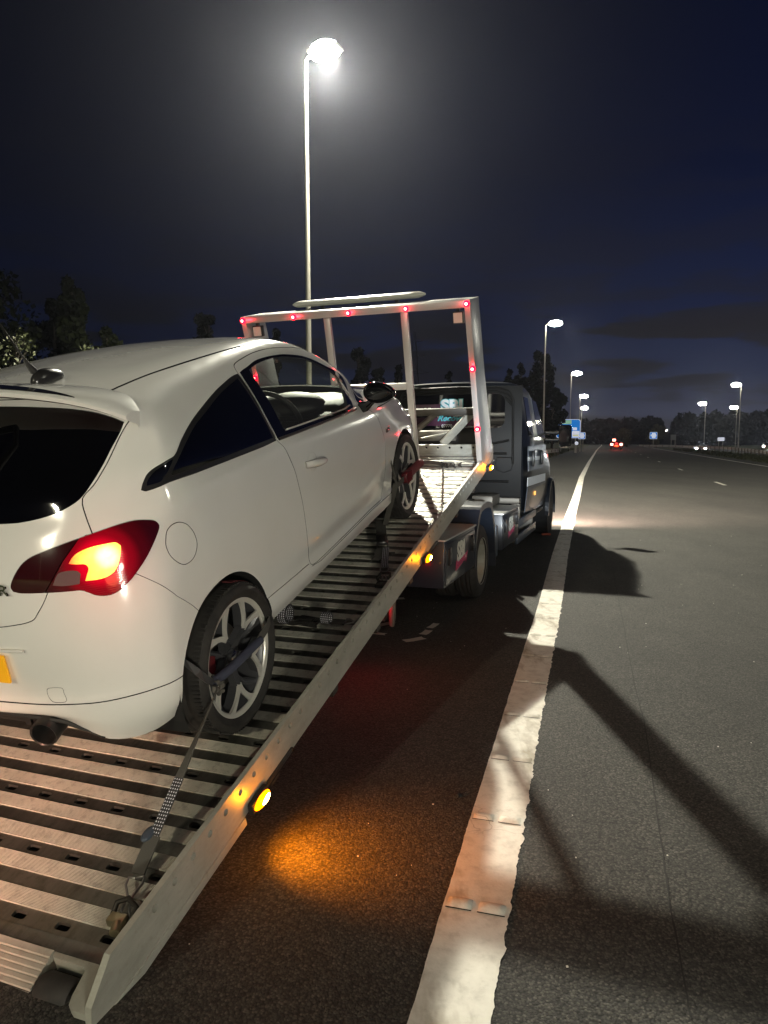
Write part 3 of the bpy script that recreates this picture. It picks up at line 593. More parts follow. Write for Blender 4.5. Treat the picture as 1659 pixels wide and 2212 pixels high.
# rear bumper: everything below the lamp and hatch, behind the arch
bump_poly = [(-.9, .869), (-.43, .869), (-.398, .855), (-.352, .796), (-.307, .731), (-.242, .662), (-.195, .60), (-.195, .1), (-.9, .1)]
bumper = boolean(boolean(BASE, [cutter(inset(bump_poly, .002), 'y', -1.2, .1, smooth=False)], 'INTERSECT'), [h_c, l_c])
skirt_poly = [(.25, .434), (.507, .414), (.733, .398), (.75, .376), (.86, .358), (1.059, .352), (1.348, .344), (1.682, .337), (1.863, .329), (1.986, .322), (2.2, .31), (2.2, .1), (.25, .1)]
skirt = boolean(BASE, [cutter(inset(skirt_poly, .0015), 'y', -1.2, -.5, smooth=False)], 'INTERSECT')
# windscreen and headlamp
ws = [(-.56, 1.02), (-.62, 1.10), (-.60, 1.20), (-.545, 1.31), (-.46, 1.385), (-.30, 1.405), (.2, 1.41), (.2, 1.02)]
ws_c = cutter(ws, 'x', 1.35, 2.44, k=3); wscreen = boolean(BASE, [cutter(ws, 'x', 1.35, 2.44, .001, k=3)], 'INTERSECT')
hl = [(2.66, .835), (2.80, .865), (2.95, .85), (3.12, .80), (3.2, .74), (3.12, .70), (2.98, .715), (2.82, .755)]
hl_c = cutter(hl, 'y', -1.2, -.30, k=3); hlamp = boolean(BASE, [cutter(hl, 'y', -1.2, -.30, .002, k=3)], 'INTERSECT')
hood_line = cutter(strip_poly([(2.05, .905), (2.3, .885), (2.5, .868), (2.66, .845)], .005), 'y', -1.2, -.7, smooth=False)
fend_line = cutter(strip_poly([(-.9, .4465), (-.60, .4465), (-.5, .449), (-.36, .450)], .004), 'y', -1.2, .1, smooth=False)
tow2 = [(-.456, .495), (-.466, .503), (-.511, .504), (-.517, .497), (-.518, .481), (-.527, .460), (-.522, .454), (-.478, .454), (-.458, .470)]
tow_c = cutter(tow2, 'x', -1.2, -.4, k=3); tow = boolean(BASE, [cutter(tow2, 'x', -1.2, -.4, .0016, k=3)], 'INTERSECT')
bumper = boolean(bumper, [fend_line, tow_c])
roof_l = cutter([(-.06, -.535), (1.30, -.535), (1.30, -.523), (-.06, -.523)], 'y', 0, 1, smooth=False)
rl = MB().box((-.05, -.536, 1.3), (1.08, -.526, 1.6)); me_rl = bpy.data.meshes.new('c'); me_rl.from_pydata(rl.v, [], rl.f)
body = boolean(BASE, [door_c, q_c, h_c, l_c, fuel_c, tri_c, cutter(bump_poly, 'y', -1.2, .1, smooth=False), cutter(skirt_poly, 'y', -1.2, -.5, smooth=False), ws_c, hl_c, hood_line, me_rl])
PW = ['white_paint', 'dark_void']
finish(body, 'body', PW, CAR, 'join'); BMP = finish(bumper, 'rear_bumper', PW, CAR, 'join'); finish(tow, 'towing_eye_cover', PW, BMP, 'pair')[1]; HATCH = finish(hatch, 'tailgate', PW, CAR, 'join')
DR, DL_ = finish(door, 'door', PW, CAR, 'pair'); finish(skirt, 'side_skirt', PW, CAR, 'pair', offset=.003); finish(fuel, 'fuel_flap', PW, CAR)
a, b = finish(dframe, 'window_frame', ['gloss_black', 'black_trim'], DR, 'pair'); b.parent = DL_
a, b = finish(dglass, 'side_window', ['clear_glass', 'clear_glass'], DR, 'pair', offset=-.003); b.parent = DL_
qa, qb = finish(quarter, 'quarter_window', ['satin_black', 'black_trim'], CAR, 'pair')
a, b = finish(qglass, 'pane', ['tint_glass', 'black_trim'], qa, 'pair', offset=-.001); b.parent = qb
a, b = finish(qpanel, 'corner_panel', ['gloss_black', 'black_trim'], qa, 'pair', offset=-.001); b.parent = qb
RGL = finish(rglass, 'rear_window', ['tint_glass', 'black_trim'], HATCH, 'join', offset=-.002)
finish(tri, 'front_quarter_window', ['tint_glass', 'black_trim'], CAR, 'pair'); finish(wscreen, 'windscreen', ['clear_glass', 'clear_glass'], CAR, 'join', offset=-.002)
finish(hlamp, 'headlamp', ['lamp_glass', 'black_trim'], CAR, 'pair', offset=.002)
TLR, TLL = finish(lens_out, 'tail_lamp', ['tail_lens', 'tail_lens_dark'], CAR, 'pair', offset=.005)
tag(TLR, 'right tail lamp with its running light lit')
a, b = finish(lens_in, 'hatch_lens', ['tail_lens_dark', 'tail_lens_dark'], HATCH, 'pair', offset=.005)
a, b = finish(lit, 'lit_element', ['tail_lit', 'tail_lens_dark'], TLR, 'pair', offset=.0055); b.parent = TLL
a, b = finish(rev, 'reversing_lens', ['reverse_lens', 'tail_lens_dark'], TLR, 'pair', offset=.0045); b.parent = TLL
lamp('tail_lamp_light', 'POINT', (-.62, -.82, .92), .7, (1, .16, .08), .05, parent=CAR)

# wheel housings, floor, lips
for cx, cz, r in ((-.048, .335, .352), (2.478, .31, .356)):
    for s in (-1, 1):
        wl = MB(); ring = [(cx+r*math.cos(R_(a)), cz+r*math.sin(R_(a))) for a in range(-20, 201, 10)]; n = len(ring)
        wl.v = [(x, s*.832, z) for x, z in ring]+[(x, s*.52, z) for x, z in ring]+[(cx, s*.52, cz)]
        wl.f = [(i, i+1, n+i+1, n+i) for i in range(n-1)]+[(2*n, n+i, n+i+1) for i in range(n-1)]; wl.m = [0]*len(wl.f)
        wl.build('wheel_housing', 'dark_void', CAR)
fp = MB(); fp.box((-.36, -.52, .30), (3.0, .52, .34)); fp.box((.32, -.80, .30), (2.1, .80, .34)); fp.box((-.56, -.50, .40), (-.36, .50, .46)); fp.build('floor_pan', 'dark_void', CAR)
# diffuser under the bumper with its black edge, exhaust
df = MB()
edge = [(-.598, -.05, .392), (-.598, .0, .392)]
pts = [(-.605, 0, .39), (-.605, -.27, .389), (-.600, -.40, .385), (-.590, -.49, .375), (-.568, -.56, .335), (-.548, -.61, .298)]
for s in (1, -1): df.tube([(x, y*s, z-.004) for x, y, z in pts], .008, 6)
df.box((-.59, -.44, .345), (-.40, .44, .385), bev=.006)
for y in (-.34, -.17, 0, .17, .34): df.prism([(-.60, .375), (-.60, .345), (-.52, .315), (-.40, .315), (-.40, .375)], 1, y-.012, y+.012)
df.build('diffuser', 'black_trim', CAR, smooth=35)
ex = MB(); d = Vector((-.24, -.05, -.02)).normalized()
EM = Matrix.Translation((-.63, -.425, .335)) @ d.to_track_quat('Y', 'Z').to_matrix().to_4x4()
ex.lathe([(.047, 0), (.050, -.004), (.050, -.26), (.042, -.26), (.042, -.003)], 1, 40, EM); ex.mi = 1; ex.lathe([(.0415, -.07), (.001, -.07)], 1, 40, EM, close=False)
ex.build('exhaust_pipe', ['satin_black', 'dark_void'], CAR, smooth=40)
# number plate and its recess, badge
pl = MB(); pl.box((-.628, -.345, .53), (-.618, .345, .635), bev=.003); PLT = pl.build('number_plate', 'plate_yellow', CAR)
pr = MB()
pr.tube([(-.606, -.42, .650), (-.617, -.36, .650), (-.619, .36, .650), (-.606, .42, .650)], .0055, 6); pr.build('plate_surround', 'white_paint', CAR, smooth=40)
text_mesh('badge', 'VXR', .052, 'chrome', CAR, frame((-.583, -.335, .858), (0, -1, 0), (.13, 0, .99), (-.99, 0, .13)), ext=.003, off=.0006, sx=1.35)
# roof spoiler
sp = MB(); SY = [0, .15, .30, .43, .54, .625, .682]
TOPX = [-.085, -.085, -.075, -.06, -.045, -.06, -.10]; TOPZ = [1.468, 1.463, 1.452, 1.436, 1.414, 1.388, 1.345]
TEX = [-.352, -.35, -.34, -.315, -.280, -.235, -.180]; TEZ = [1.486, 1.483, 1.471, 1.452, 1.425, 1.388, 1.343]
rows = []
for s in (1, -1):
    for i in (range(6, -1, -1) if s < 0 else range(1, 7)):
        y = SY[i]*s; tx, tz, ex_, ez = TOPX[i], TOPZ[i], TEX[i], TEZ[i]; hx = .5*(tx+ex_)
        rows.append((y, [(tx, tz-.001), (hx, .5*(tz+ez)+.010), (ex_+.012, ez+.006), (ex_, ez-.002), (ex_+.003, ez-.016), (ex_+.018, ez-.024), (hx+.01, .5*(tz+ez)-.040), (tx-.02, tz-.07)]))
rows.sort(key=lambda r: r[0])
y_s = np.array([r[0] for r in rows]); prof = np.array([r[1] for r in rows]); tt = y_s
fine = np.linspace(-.682, .682, 61); Pf = cr(prof, fine, tt)
for i, y in enumerate(fine):
    for q in Pf[i]: sp.v.append((float(q[0]), float(y), float(q[1])))
m_ = 8
for i in range(len(fine)-1):
    for k in range(m_): sp.f.append((i*m_+k, i*m_+(k+1) % m_, (i+1)*m_+(k+1) % m_, (i+1)*m_+k)); sp.m.append(0)
sp.f.append(tuple(range(m_-1, -1, -1))); sp.f.append(tuple((len(fine)-1)*m_+k for k in range(m_))); sp.m += [0, 0]
SPO = sp.build('roof_spoiler', 'white_paint', HATCH, smooth=38)
bs = MB(); by = np.linspace(-.555, .555, 41); te = cr(prof, by, tt)
for i, y in enumerate(by):
    w = .085*(1-(abs(y)/.555)**2.6)+.001; a0 = te[i][1]; a1 = te[i][2]; dx, dz = (a1-a0)/np.linalg.norm(a1-a0)
    c0 = a1-np.array([dx, dz])*(w+.004); c1 = a1-np.array([dx, dz])*.004; nx, nz = -dz*-1, dx
    up = np.array([dz, -dx]); up = up if up[1] > 0 else -up
    for p in (c0+up*.003, c1+up*.003, c1-up*.002, c0-up*.002): bs.v.append((float(p[0]), float(y), float(p[1])))
for i in range(len(by)-1):
    for k in range(4): bs.f.append((i*4+k, i*4+(k+1) % 4, (i+1)*4+(k+1) % 4, (i+1)*4+k)); bs.m.append(0)
bs.build('high_brake_lamp', 'gloss_black', HATCH, smooth=30)
wp = MB(); wp.tube([(-.30, -.25, 1.385), (-.345, -.27, 1.33), (-.43, -.20, 1.19)], .010, 8); wp.tube([(-.31, 0, 1.40), (-.33, -.10, 1.37), (-.30, -.25, 1.385)], .014, 8); wp.build('rear_wiper', 'black_trim', HATCH, smooth=40)
# aerial
an = MB(); AX, AY, AZ = -.04, -.262, 1.468
bmA = bmesh.new(); bmesh.ops.create_uvsphere(bmA, u_segments=24, v_segments=14, radius=1)
for v in bmA.verts:
    x, y, z = v.co; v.co = (AX+x*.082+.012*max(z, 0), AY+y*.029*(1-.30*x), AZ+max(z, -.2)*.038*(1-.40*x)-.003)
an.bm(bmA); an.tube([(AX-.062, AY, AZ+.036), (AX-.085, AY-.005, AZ+.062), (AX-.098, AY-.008, AZ+.085)], [.015, .010, .0050], 8); AN = an.build('aerial', 'satin_black', CAR, smooth=50)
ar = MB(); p0 = Vector((AX-.098, AY-.008, AZ+.085)); p1 = p0+Vector((-.17, -.004, .31)); ar.tube([p0.lerp(p1, i/12) for i in range(13)], [.0042-.0002*i for i in range(13)], 6)
for i in range(90):
    q = p0.lerp(p1, i/90); ar.tube([q, q+(p1-p0)*.003], .0048-.00003*i, 6, cap=False)
ar.build('whip', 'satin_black', AN, smooth=40)
# door mirror, handle, indicator
def side_pair(make, name, mats, parents, smooth=40, **kw):
    for s, par in ((1, parents[0]), (-1, parents[1])):
        m = MB(); make(m)
        if s < 0: m.v = [(x, -y, z) for x, y, z in m.v]
        o = m.build(name, mats, par, smooth=smooth, **kw)
    return o
def mk_mirror(m):
    b = bmesh.new(); bmesh.ops.create_uvsphere(b, u_segments=32, v_segments=20, radius=1)
    for v in b.verts:
        x, y, z = v.co; x = x if x > -.25 else -.25-(x+.25)*.15
        t = (y+1)/2     # 1 = inner end
        v.co = (1.765+x*.10*(.75+.35*t)+.02*y, -.945+y*.105, 1.045+z*.066*(.72+.42*t)+(.008*(t)))
    m.bm(b); m.tube([(1.80, -.80, .955), (1.79, -.85, .965), (1.78, -.89, .995), (1.775, -.91, 1.03)], [.045, .036, .028, .028], 12, flat=.55)
side_pair(mk_mirror, 'door_mirror', 'gloss_black', (DR, DL_), 60)
def mk_mglass(m):
    b = bmesh.new(); bmesh.ops.create_uvsphere(b, u_segments=24, v_segments=12, radius=1)
    for v in b.verts:
        x, y, z = v.co; v.co = (1.733+x*.006, -.945+y*.080, 1.050+z*.045*(.8+.2*y))
    m.bm(b)
side_pair(mk_mglass, 'mirror_glass', 'gloss_black', (DR, DL_), 60)
def mk_handle(m):
    n = 18; P = []
    for i in range(n+1):
        t = i/n; P.append((.815+.235*t, -.860-.026*math.sin(PI*min(max(t*1.05, 0), 1))**.45, .880-.036*t))
    hs = [.011+.010*math.sin(PI*min(1, t+.08))**.5*(1-.25*t) for t in np.linspace(0, 1, n+1)]
    m.tube(P, hs, 10, flat=1.0)
side_pair(mk_handle, 'door_handle', 'white_paint', (DR, DL_), 60)
def mk_pocket(m):
    b = bmesh.new(); bmesh.ops.create_uvsphere(b, u_segments=24, v_segments=12, radius=1)
    for v in b.verts: v.co = (.905+v.co.x*.055, -.8565+v.co.y*.003, .868+v.co.z*.048)
    m.bm(b)
side_pair(mk_pocket, 'handle_recess', 'white_paint', (DR, DL_), 60)
def mk_keyhole(m): m.box((.872, -.892, .858), (.888, -.886, .882), bev=.002)
side_pair(mk_keyhole, 'lock', 'satin_black', (DR, DL_), 60)
def mk_ind(m): m.box((2.085, -.863, .728), (2.16, -.852, .758), bev=.008)
side_pair(mk_ind, 'side_indicator', 'reverse_lens', (CAR, CAR), 60)
def mk_seal(m):
    m.tube([(.66, -.818, 1.048), (.9, -.822, 1.030), (1.3, -.822, .998), (1.62, -.818, .972), (1.70, -.812, .970)], .0075, 8, flat=.8)
side_pair(mk_seal, 'belt_moulding', 'satin_black', (DR, DL_), 60)
def mk_seal2(m):
    m.tube([(.78, -.806, 1.066), (1.0, -.809, 1.048), (1.3, -.808, 1.022), (1.55, -.802, 1.002), (1.64, -.797, 1.004)], .0045, 6)
side_pair(mk_seal2, 'window_seal', 'rim_polished', (DR, DL_), 60)
# cabin: seats, dashboard, wheel
cb = MB(); cb.box((1.55, -.72, .55), (2.20, .72, .96), bev=.06); cb.box((1.72, -.70, .86), (2.20, .70, .995), bev=.05)
b = bmesh.new(); bmesh.ops.create_uvsphere(b, u_segments=20, v_segments=10, radius=1)
for v in b.verts: v.co = (1.76+v.co.x*.17, -.37+v.co.y*.22, .985+v.co.z*.085)
cb.bm(b); cb.build('dashboard', 'interior', CAR, smooth=40)
sw = MB()
SWM = Matrix.Translation((1.48, -.36, .965)) @ Matrix.Rotation(R_(-24), 4, 'Y')
for k in range(40):
    a0, a1 = 2*PI*k/40, 2*PI*(k+1)/40
    pa = SWM @ Vector((0, .185*math.cos(a0), .185*math.sin(a0))); pb = SWM @ Vector((0, .185*math.cos(a1), .185*math.sin(a1))); sw.tube([pa, pb], .015, 8, cap=False)
for a in (0, 180, 270): sw.tube([SWM @ Vector((0, 0, 0)), SWM @ Vector((0, .18*math.cos(R_(a)), .18*math.sin(R_(a))))], .016, 6)
sw.lathe([(.001, -.02), (.06, -.02), (.065, .02), (.001, .02)], 0, 20, SWM)
sw.build('steering_wheel', 'interior', CAR, smooth=50)
for s in (-1, 1):
    st = MB(); st.box((.72, s*.36-.25, .36), (1.25, s*.36+.25, .62), bev=.07)
    MS = Matrix.Translation((.78, s*.36, .58)) @ Matrix.Rotation(R_(-20), 4, 'Y'); st.box((-.08, -.24, 0), (.07, .24, .52), MS, bev=.06); st.box((-.05, -.13, .55), (.05, .13, .74), MS, bev=.045)
    st.build('seat', 'interior', CAR, smooth=45)
rs = MB(); rs.box((-.1, -.62, .5), (.12, .62, 1.06), bev=.06); rs.box((.1, -.62, .40), (.5, .62, .6), bev=.05); rs.build('rear_seat', 'interior', CAR, smooth=45)
rm = MB(); rm.box((1.62, -.10, 1.27), (1.64, .10, 1.33), bev=.008); rm.tube([(1.64, 0, 1.33), (1.70, 0, 1.35)], .008); rm.build('rear_view_mirror', 'interior', CAR, smooth=45)

# wheels
def make_wheel(phase, steer=0):
    w = MB()
    # origin: wheel centre; outside face towards -y
    prof = [(.232, -.005), (.240, -.012), (.252, -.022), (.272, -.030), (.288, -.024), (.299, -.008), (.3035, .012)]
    tread = []
    for y in np.linspace(.02, .19, 18):
        g = any(abs(y-c) < .005 for c in (.055, .09, .12, .155)); tread.append((.3055 if not g else .298, y))
    prof += tread+[(.3035, .198), (.299, .212), (.28, .226), (.25, .222), (.232, .215)]
    w.lathe(prof, 1, 96)
    for k in range(110):   # shoulder blocks
        a = 2*PI*k/110; M = Matrix.Rotation(a, 4, 'Y'); w.box((.296, -.012, -.0045), (.3052, .020, .0045), M)
    ty = w.build('tyre', 'rubber', None, smooth=40)
    f = MB(); f.lathe([(.2465, -.012), (.2465, .0), (.238, .006), (.226, .004), (.222, -.003), (.226, -.009), (.240, -.014)], 1, 96)
    for k in range(5):
        for s in (-1, 1):
            P = []
            for i in range(11):
                t = i/10; r = .232-.112*t; ang = R_(21.5)*s*(1-t)**1.15*(1+.25*t); P.append((r*math.cos(ang), r*math.sin(ang), .0135+.017*(1-t)**3.5+.0065*t**2))
            outer = []; inner_ = []
            for i, (x, z, hw) in enumerate(P):
                i0, i1 = max(i-1, 0), min(i+1, 10); tx, tz = P[i1][0]-P[i0][0], P[i1][1]-P[i0][1]; L_ = math.hypot(tx, tz); nx, nz = -tz/L_*hw*.62, tx/L_*hw*.62
                outer.append((x+nx, z+nz)); inner_.append((x-nx, z-nz))
            M = Matrix.Rotation(-R_(phase+72*k), 4, 'Y')
            for i in range(10):
                q = [outer[i], outer[i+1], inner_[i+1], inner_[i]]; d0 = -.008+.006*(i/10); d1 = -.008+.006*((i+1)/10)
                f.add([(q[0][0], d0, q[0][1]), (q[1][0], d1, q[1][1]), (q[2][0], d1, q[2][1]), (q[3][0], d0, q[3][1]), (q[0][0], d0+.010, q[0][1]), (q[1][0], d1+.010, q[1][1]), (q[2][0], d1+.010, q[2][1]), (q[3][0], d0+.010, q[3][1])],
                      [(0, 1, 2, 3), (7, 6, 5, 4), (0, 4, 5, 1), (2, 6, 7, 3)], M)
    fa = f.build('rim_face', 'rim_polished', None, smooth=35)
    g = MB(); g.lathe([(.236, .0), (.225, .012), (.214, .05), (.214, .17), (.222, .20), (.234, .205)], 1, 64, close=False)
    for k in range(5):
        M = Matrix.Rotation(-R_(phase+72*k), 4, 'Y')
        for i in range(8):     # dished spoke behind each V
            t0, t1 = i/8, (i+1)/8
            for (ta, tb) in ((t0, t1),):
                def sec(t): r = .03+.092*t; return r, .030-.026*t**.8, .021-.007*t
                (r0, y0, w0), (r1, y1, w1) = sec(ta), sec(tb)
                g.add([(r0, y0, -w0), (r1, y1, -w1), (r1, y1, w1), (r0, y0, w0), (r0, y0+.03, -w0*1.2), (r1, y1+.03, -w1*1.2), (r1, y1+.03, w1*1.2), (r0, y0+.03, w0*1.2)], [(0, 1, 2, 3), (0, 4, 5, 1), (2, 6, 7, 3)], M)
        for s in (-1, 1):      # painted flanks of the V
            for i in range(10):
                def sec(t): r = .232-.112*t; ang = R_(21.5)*s*(1-t)**1.15*(1+.25*t); return r*math.cos(ang), r*math.sin(ang)
                (x0, z0), (x1, z1) = sec(i/10), sec((i+1)/10); a = .0055
                d0 = .003
                g.add([(x0, d0, z0-a), (x1, d0, z1-a), (x1, d0+.045, z1-a), (x0, d0+.045, z0-a), (x0, d0, z0+a), (x1, d0, z1+a), (x1, d0+.045, z1+a), (x0, d0+.045, z0+a)], [(0, 1, 2, 3), (4, 5, 6, 7), (0, 1, 5, 4)], M)
        M2 = Matrix.Rotation(-R_(phase+72*k+36), 4, 'Y')   # curved painted spoke between the Vs
        P = []
        for i in range(13):
            t = i/12; r = .035+.193*t; ang = R_(-10*math.sin(PI*t)+6*t); P.append((r*math.cos(ang), .034+.012*math.sin(PI*t)-.028*t**3, r*math.sin(ang)))
        for off in (0,):
            for i in range(12):
                (x0, y0, z0), (x1, y1, z1) = P[i], P[i+1]; w0 = .019-.006*math.sin(PI*i/12); w1 = .019-.006*math.sin(PI*(i+1)/12)
                for a, b_ in ((-1, -.35), (-.35, .35), (.35, 1)):
                    ya = .010*abs(a)**2*(1 if abs(a) == 1 else .3); yb = .010*abs(b_)**2*(1 if abs(b_) == 1 else .3)
                    g.add([(x0, y0+ya, z0+a*w0), (x1, y1+ya, z1+a*w1), (x1, y1+yb, z1+b_*w1), (x0, y0+yb, z0+b_*w0)], [(0, 1, 2, 3)], M2)
                g.add([(x0, y0+.01, z0-w0), (x1, y1+.01, z1-w1), (x1, y1+.04, z1-w1), (x0, y0+.04, z0-w0), (x0, y0+.01, z0+w0), (x1, y1+.01, z1+w1), (x1, y1+.04, z1+w1), (x0, y0+.04, z0+w0)], [(0, 1, 2, 3), (4, 5, 6, 7)], M2)
    g.lathe([(.001, .012), (.026, .012), (.030, .016), (.034, .03), (.058, .036), (.062, .06), (.001, .06)], 1, 40)
    for k in range(5):
        a = R_(phase+72*k+36); g.lathe([(.001, .028), (.008, .028), (.008, .05)], 1, 10, Matrix.Translation((.047*math.cos(a), 0, .047*math.sin(a))), close=False)
    ga = g.build('rim', 'rim_grey', None, smooth=40)
    c = MB(); c.lathe([(.001, .007), (.022, .008), (.026, .014)], 1, 30, close=False); cap = c.build('hub_cap', 'chrome', None, smooth=60)
    dsc = MB(); dsc.lathe([(.05, .075), (.135, .075), (.135, .095), (.05, .095)], 1, 40); dd = dsc.build('brake_disc', 'disc', None, smooth=40)
    cal = MB(); cal.prism([(r*math.cos(R_(a)), r*math.sin(R_(a))) for r, a in [(.095, t) for t in range(150, 216, 8)]+[(.155, t) for t in range(214, 149, -8)]], 1, .045, .11); cc = cal.build('brake_caliper', 'brake_red', None, smooth=40)
    hs = MB(); hs.lathe([(.001, .13), (.213, .13)], 1, 40, close=False); hh = hs.build('wheel_back', 'dark_void', None)
    return [ty, fa, ga, cap, dd, cc, hh]
def put_wheel(x, s, phase):
    root = bpy.data.objects.new('wheel', None); COL.objects.link(root); root.parent = CAR; root.empty_display_size = .1
    M = Matrix.Translation((x, s*.83, .306))
    if s > 0: M = M @ Matrix.Rotation(PI, 4, 'Z')
    root.matrix_local = M
    for o in make_wheel(phase): o.parent = root
    return root
WR = put_wheel(0, -1, 45); WF = put_wheel(2.511, -1, 104); put_wheel(0, 1, 20); put_wheel(2.511, 1, 60)
for x0 in (-.06, 2.45):
    ax_ = MB(); ax_.box((x0, -.62, .26), (x0+.12, .62, .36)); ax_.build('axle', 'dark_void', CAR)

# ================================================================== RECOVERY TRUCK
TRK = empty('recovery_truck', M_TRK, 'dark crew-cab recovery truck with its aluminium bed tilted down under the white car', 'recovery truck')
def bedlocal(): return M_TRK.inverted() @ M_BED
# deck plates: alternating ribbed and smooth bands with rows of oval slots
DL0, DL1, DU0, DU1 = .022, 2.022, -.3225, 4.935
dk = MB()
def q4(x0, x1, y0, y1, z): dk.add([(x0, y0, z), (x1, y0, z), (x1, y1, z), (x0, y1, z)], [(0, 1, 2, 3)])
def cell(u0, u1, l0, l1, z, hu, hl, cu, cl):
    N_ = 24; out = []; inn = []
    for k in range(N_):
        a = 2*PI*(k+.5)/N_; c, s = math.cos(a), math.sin(a)
        e = 5.0; r = (abs(c)**e+abs(s)**e)**(-1/e); inn.append((cu+hu*c*r, cl+hl*s*r*(1.0 if True else 1)))
        t = min((.5*(u1-u0))/abs(c) if abs(c) > 1e-6 else 9, (.5*(l1-l0))/abs(s) if abs(s) > 1e-6 else 9)
        out.append([.5*(u0+u1)+c*t, .5*(l0+l1)+s*t])
    for cx, cy in ((u0, l0), (u1, l0), (u1, l1), (u0, l1)):
        k = min(range(N_), key=lambda i: (out[i][0]-cx)**2+(out[i][1]-cy)**2); out[k] = [cx, cy]
    vs = [(x, y, z) for x, y in out]+[(x, y, z) for x, y in inn]+[(x, y, z-.012) for x, y in inn]
    dk.add(vs, [(k, (k+1) % N_, N_+(k+1) % N_, N_+k) for k in range(N_)]+[(N_+k, N_+(k+1) % N_, 2*N_+(k+1) % N_, 2*N_+k) for k in range(N_)])
DZ = -DK; PITCH = .2252; slot0 = .381
k0 = -3; row = k0
while True:
    c = slot0+row*PITCH
    if c-.028 > DU1-.03: break
    a, b = c-.0275, c+.0275
    if a >= DU0 and b <= DU1:
        dk.mi = 0; nC = 12; st = (DL1-DL0)/nC
        for j in range(nC): cell(a, b, DL0+j*st, DL0+(j+1)*st, DZ-.0035, .0125, .025, c, DL0+(j+.5)*st+.013)
    for (p, q, m, z) in ((c+.0275, c+.0851, 1, DZ), (c+.0851, c+.1401, 0, DZ-.0035), (c+.1401, c+PITCH-.0275, 1, DZ)):
        p = max(p, DU0); q = min(q, DU1)
        if q-p < .002: continue
        dk.mi = m; q4(p, q, DL0, DL1, z)
        if m == 1:
            dk.add([(p, DL0, z), (p, DL1, z), (p, DL1, z-.0035), (p, DL0, z-.0035)], [(0, 1, 2, 3)]); dk.add([(q, DL0, z), (q, DL1, z), (q, DL1, z-.0035), (q, DL0, z-.0035)], [(3, 2, 1, 0)])
    row += 1
BED = dk.build('tilt_bed', ['deck_plain', 'deck_ribbed'], TRK, mtx=bedlocal())
for p in BED.data.polygons:
    if abs(p.normal.z) > .5 and p.normal.z < 0: p.flip()
# side rails with punched holes (the left one mirrors the right one)
def rail(sgn):
    m = MB(); Lm = lambda l: l if sgn > 0 else 2.044-l
    top, bot, hz = 0.0, -.1422, -.037
    uh = .077; cells = []
    u_a = -.30; holes = [uh+.0972*k for k in range(-3, 49)]
    N_ = 20
    def vert(u, n, l): return (u, Lm(l), n)
    for h in holes:
        a, b = h-.0486, h+.0486
        out = []; inn = []
        for k in range(N_):
            t = 2*PI*(k+.5)/N_; c, s = math.cos(t), math.sin(t); inn.append((h+.0125*c, hz+.0125*s))
            r = min(.0486/abs(c) if abs(c) > 1e-6 else 9, .037/abs(s) if abs(s) > 1e-6 else 9); out.append([h+c*r, hz+s*r])
        for cx, cy in ((a, hz-.037), (b, hz-.037), (b, hz+.037), (a, hz+.037)):
            k = min(range(N_), key=lambda i: (out[i][0]-cx)**2+(out[i][1]-cy)**2); out[k] = [cx, cy]
        for l, rev in ((0, 0), (.020, 1)):
            vs = [vert(x, y, l) for x, y in out]+[vert(x, y, l) for x, y in inn]; m.add(vs, [(k, (k+1) % N_, N_+(k+1) % N_, N_+k) for k in range(N_)])
        m.add([vert(x, y, 0) for x, y in inn]+[vert(x, y, .020) for x, y in inn], [(k, (k+1) % N_, N_+(k+1) % N_, N_+k) for k in range(N_)])
    a, b = holes[0]-.0486, holes[-1]+.0486
    for l in (0, .020): m.add([vert(a, hz-.037, l), vert(b, hz-.037, l), vert(b, bot, l), vert(a, bot, l)], [(0, 1, 2, 3)])
    m.add([vert(a, 0, 0), vert(b, 0, 0), vert(b, 0, .020), vert(a, 0, .020)], [(0, 1, 2, 3)])
    m.add([vert(a, bot, 0), vert(b, bot, 0), vert(b, bot, .020), vert(a, bot, .020)], [(0, 1, 2, 3)])
    # front and tail pieces
    for poly in ([(b, 0), (4.885, 0), (4.86, -.131), (b, bot)], [(a, 0), (-.396, 0.0), (-.492, -.072), (-.505, -.115), (-.49, -.150), (a, bot)]):
        if sgn > 0: m.prism([(p[0], p[1]) for p in poly], 1, 0, .020)
        else: m.prism([(p[0], p[1]) for p in poly], 1, 2.024, 2.044)
    # prism() inserts the axis coordinate: (u, l, n)
    lo = (-.49, -.004, -.176) if sgn > 0 else (-.49, 2.024, -.176); hi = (.27, .020, -.1435) if sgn > 0 else (.27, 2.048, -.1435); m.box(lo, hi, bev=.003)
    return m.build('side_rail', 'galvanised', BED, smooth=30)
RAIL = rail(1); rail(-1)
# tail: corner shoes, rubber rollers, fluted ramp
for s in (1, -1):
    X = lambda l: l if s > 0 else 2.044-l
    P = [(-.366, .02), (-.366, .246), (-.376, .244), (-.384, .236), (-.386, .128), (-.394, .116), (-.462, .100), (-.484, .090), (-.494, .070), (-.494, .021)]
    tp = MB(); tp.prism([(p[0], X(p[1])) for p in P], 2, -.150, -.1005); tp.build('corner_shoe', 'galvanised', BED, smooth=30, bevel=.003)
    rr = MB(); y0, y1 = (.124, .238) if s > 0 else (2.044-.238, 2.044-.124)
    rr.lathe([(.001, y0), (.038, y0), (.045, y0+.010), (.045, y1-.010), (.038, y1), (.001, y1)], 1, 28, Matrix.Translation((-.438, 0, -.150)), close=False)
    rr.build('rubber_roller', 'rubber', BED, smooth=40)
tpl = MB(); tpl.box((-.3655, .02, -.135), (-.3222, 2.024, -.1010), bev=.001); tpl.build('tail_plate', 'deck_plain', BED, smooth=30)
fr_ = MB(); n = 7; pf = [(-.366, -.099)]
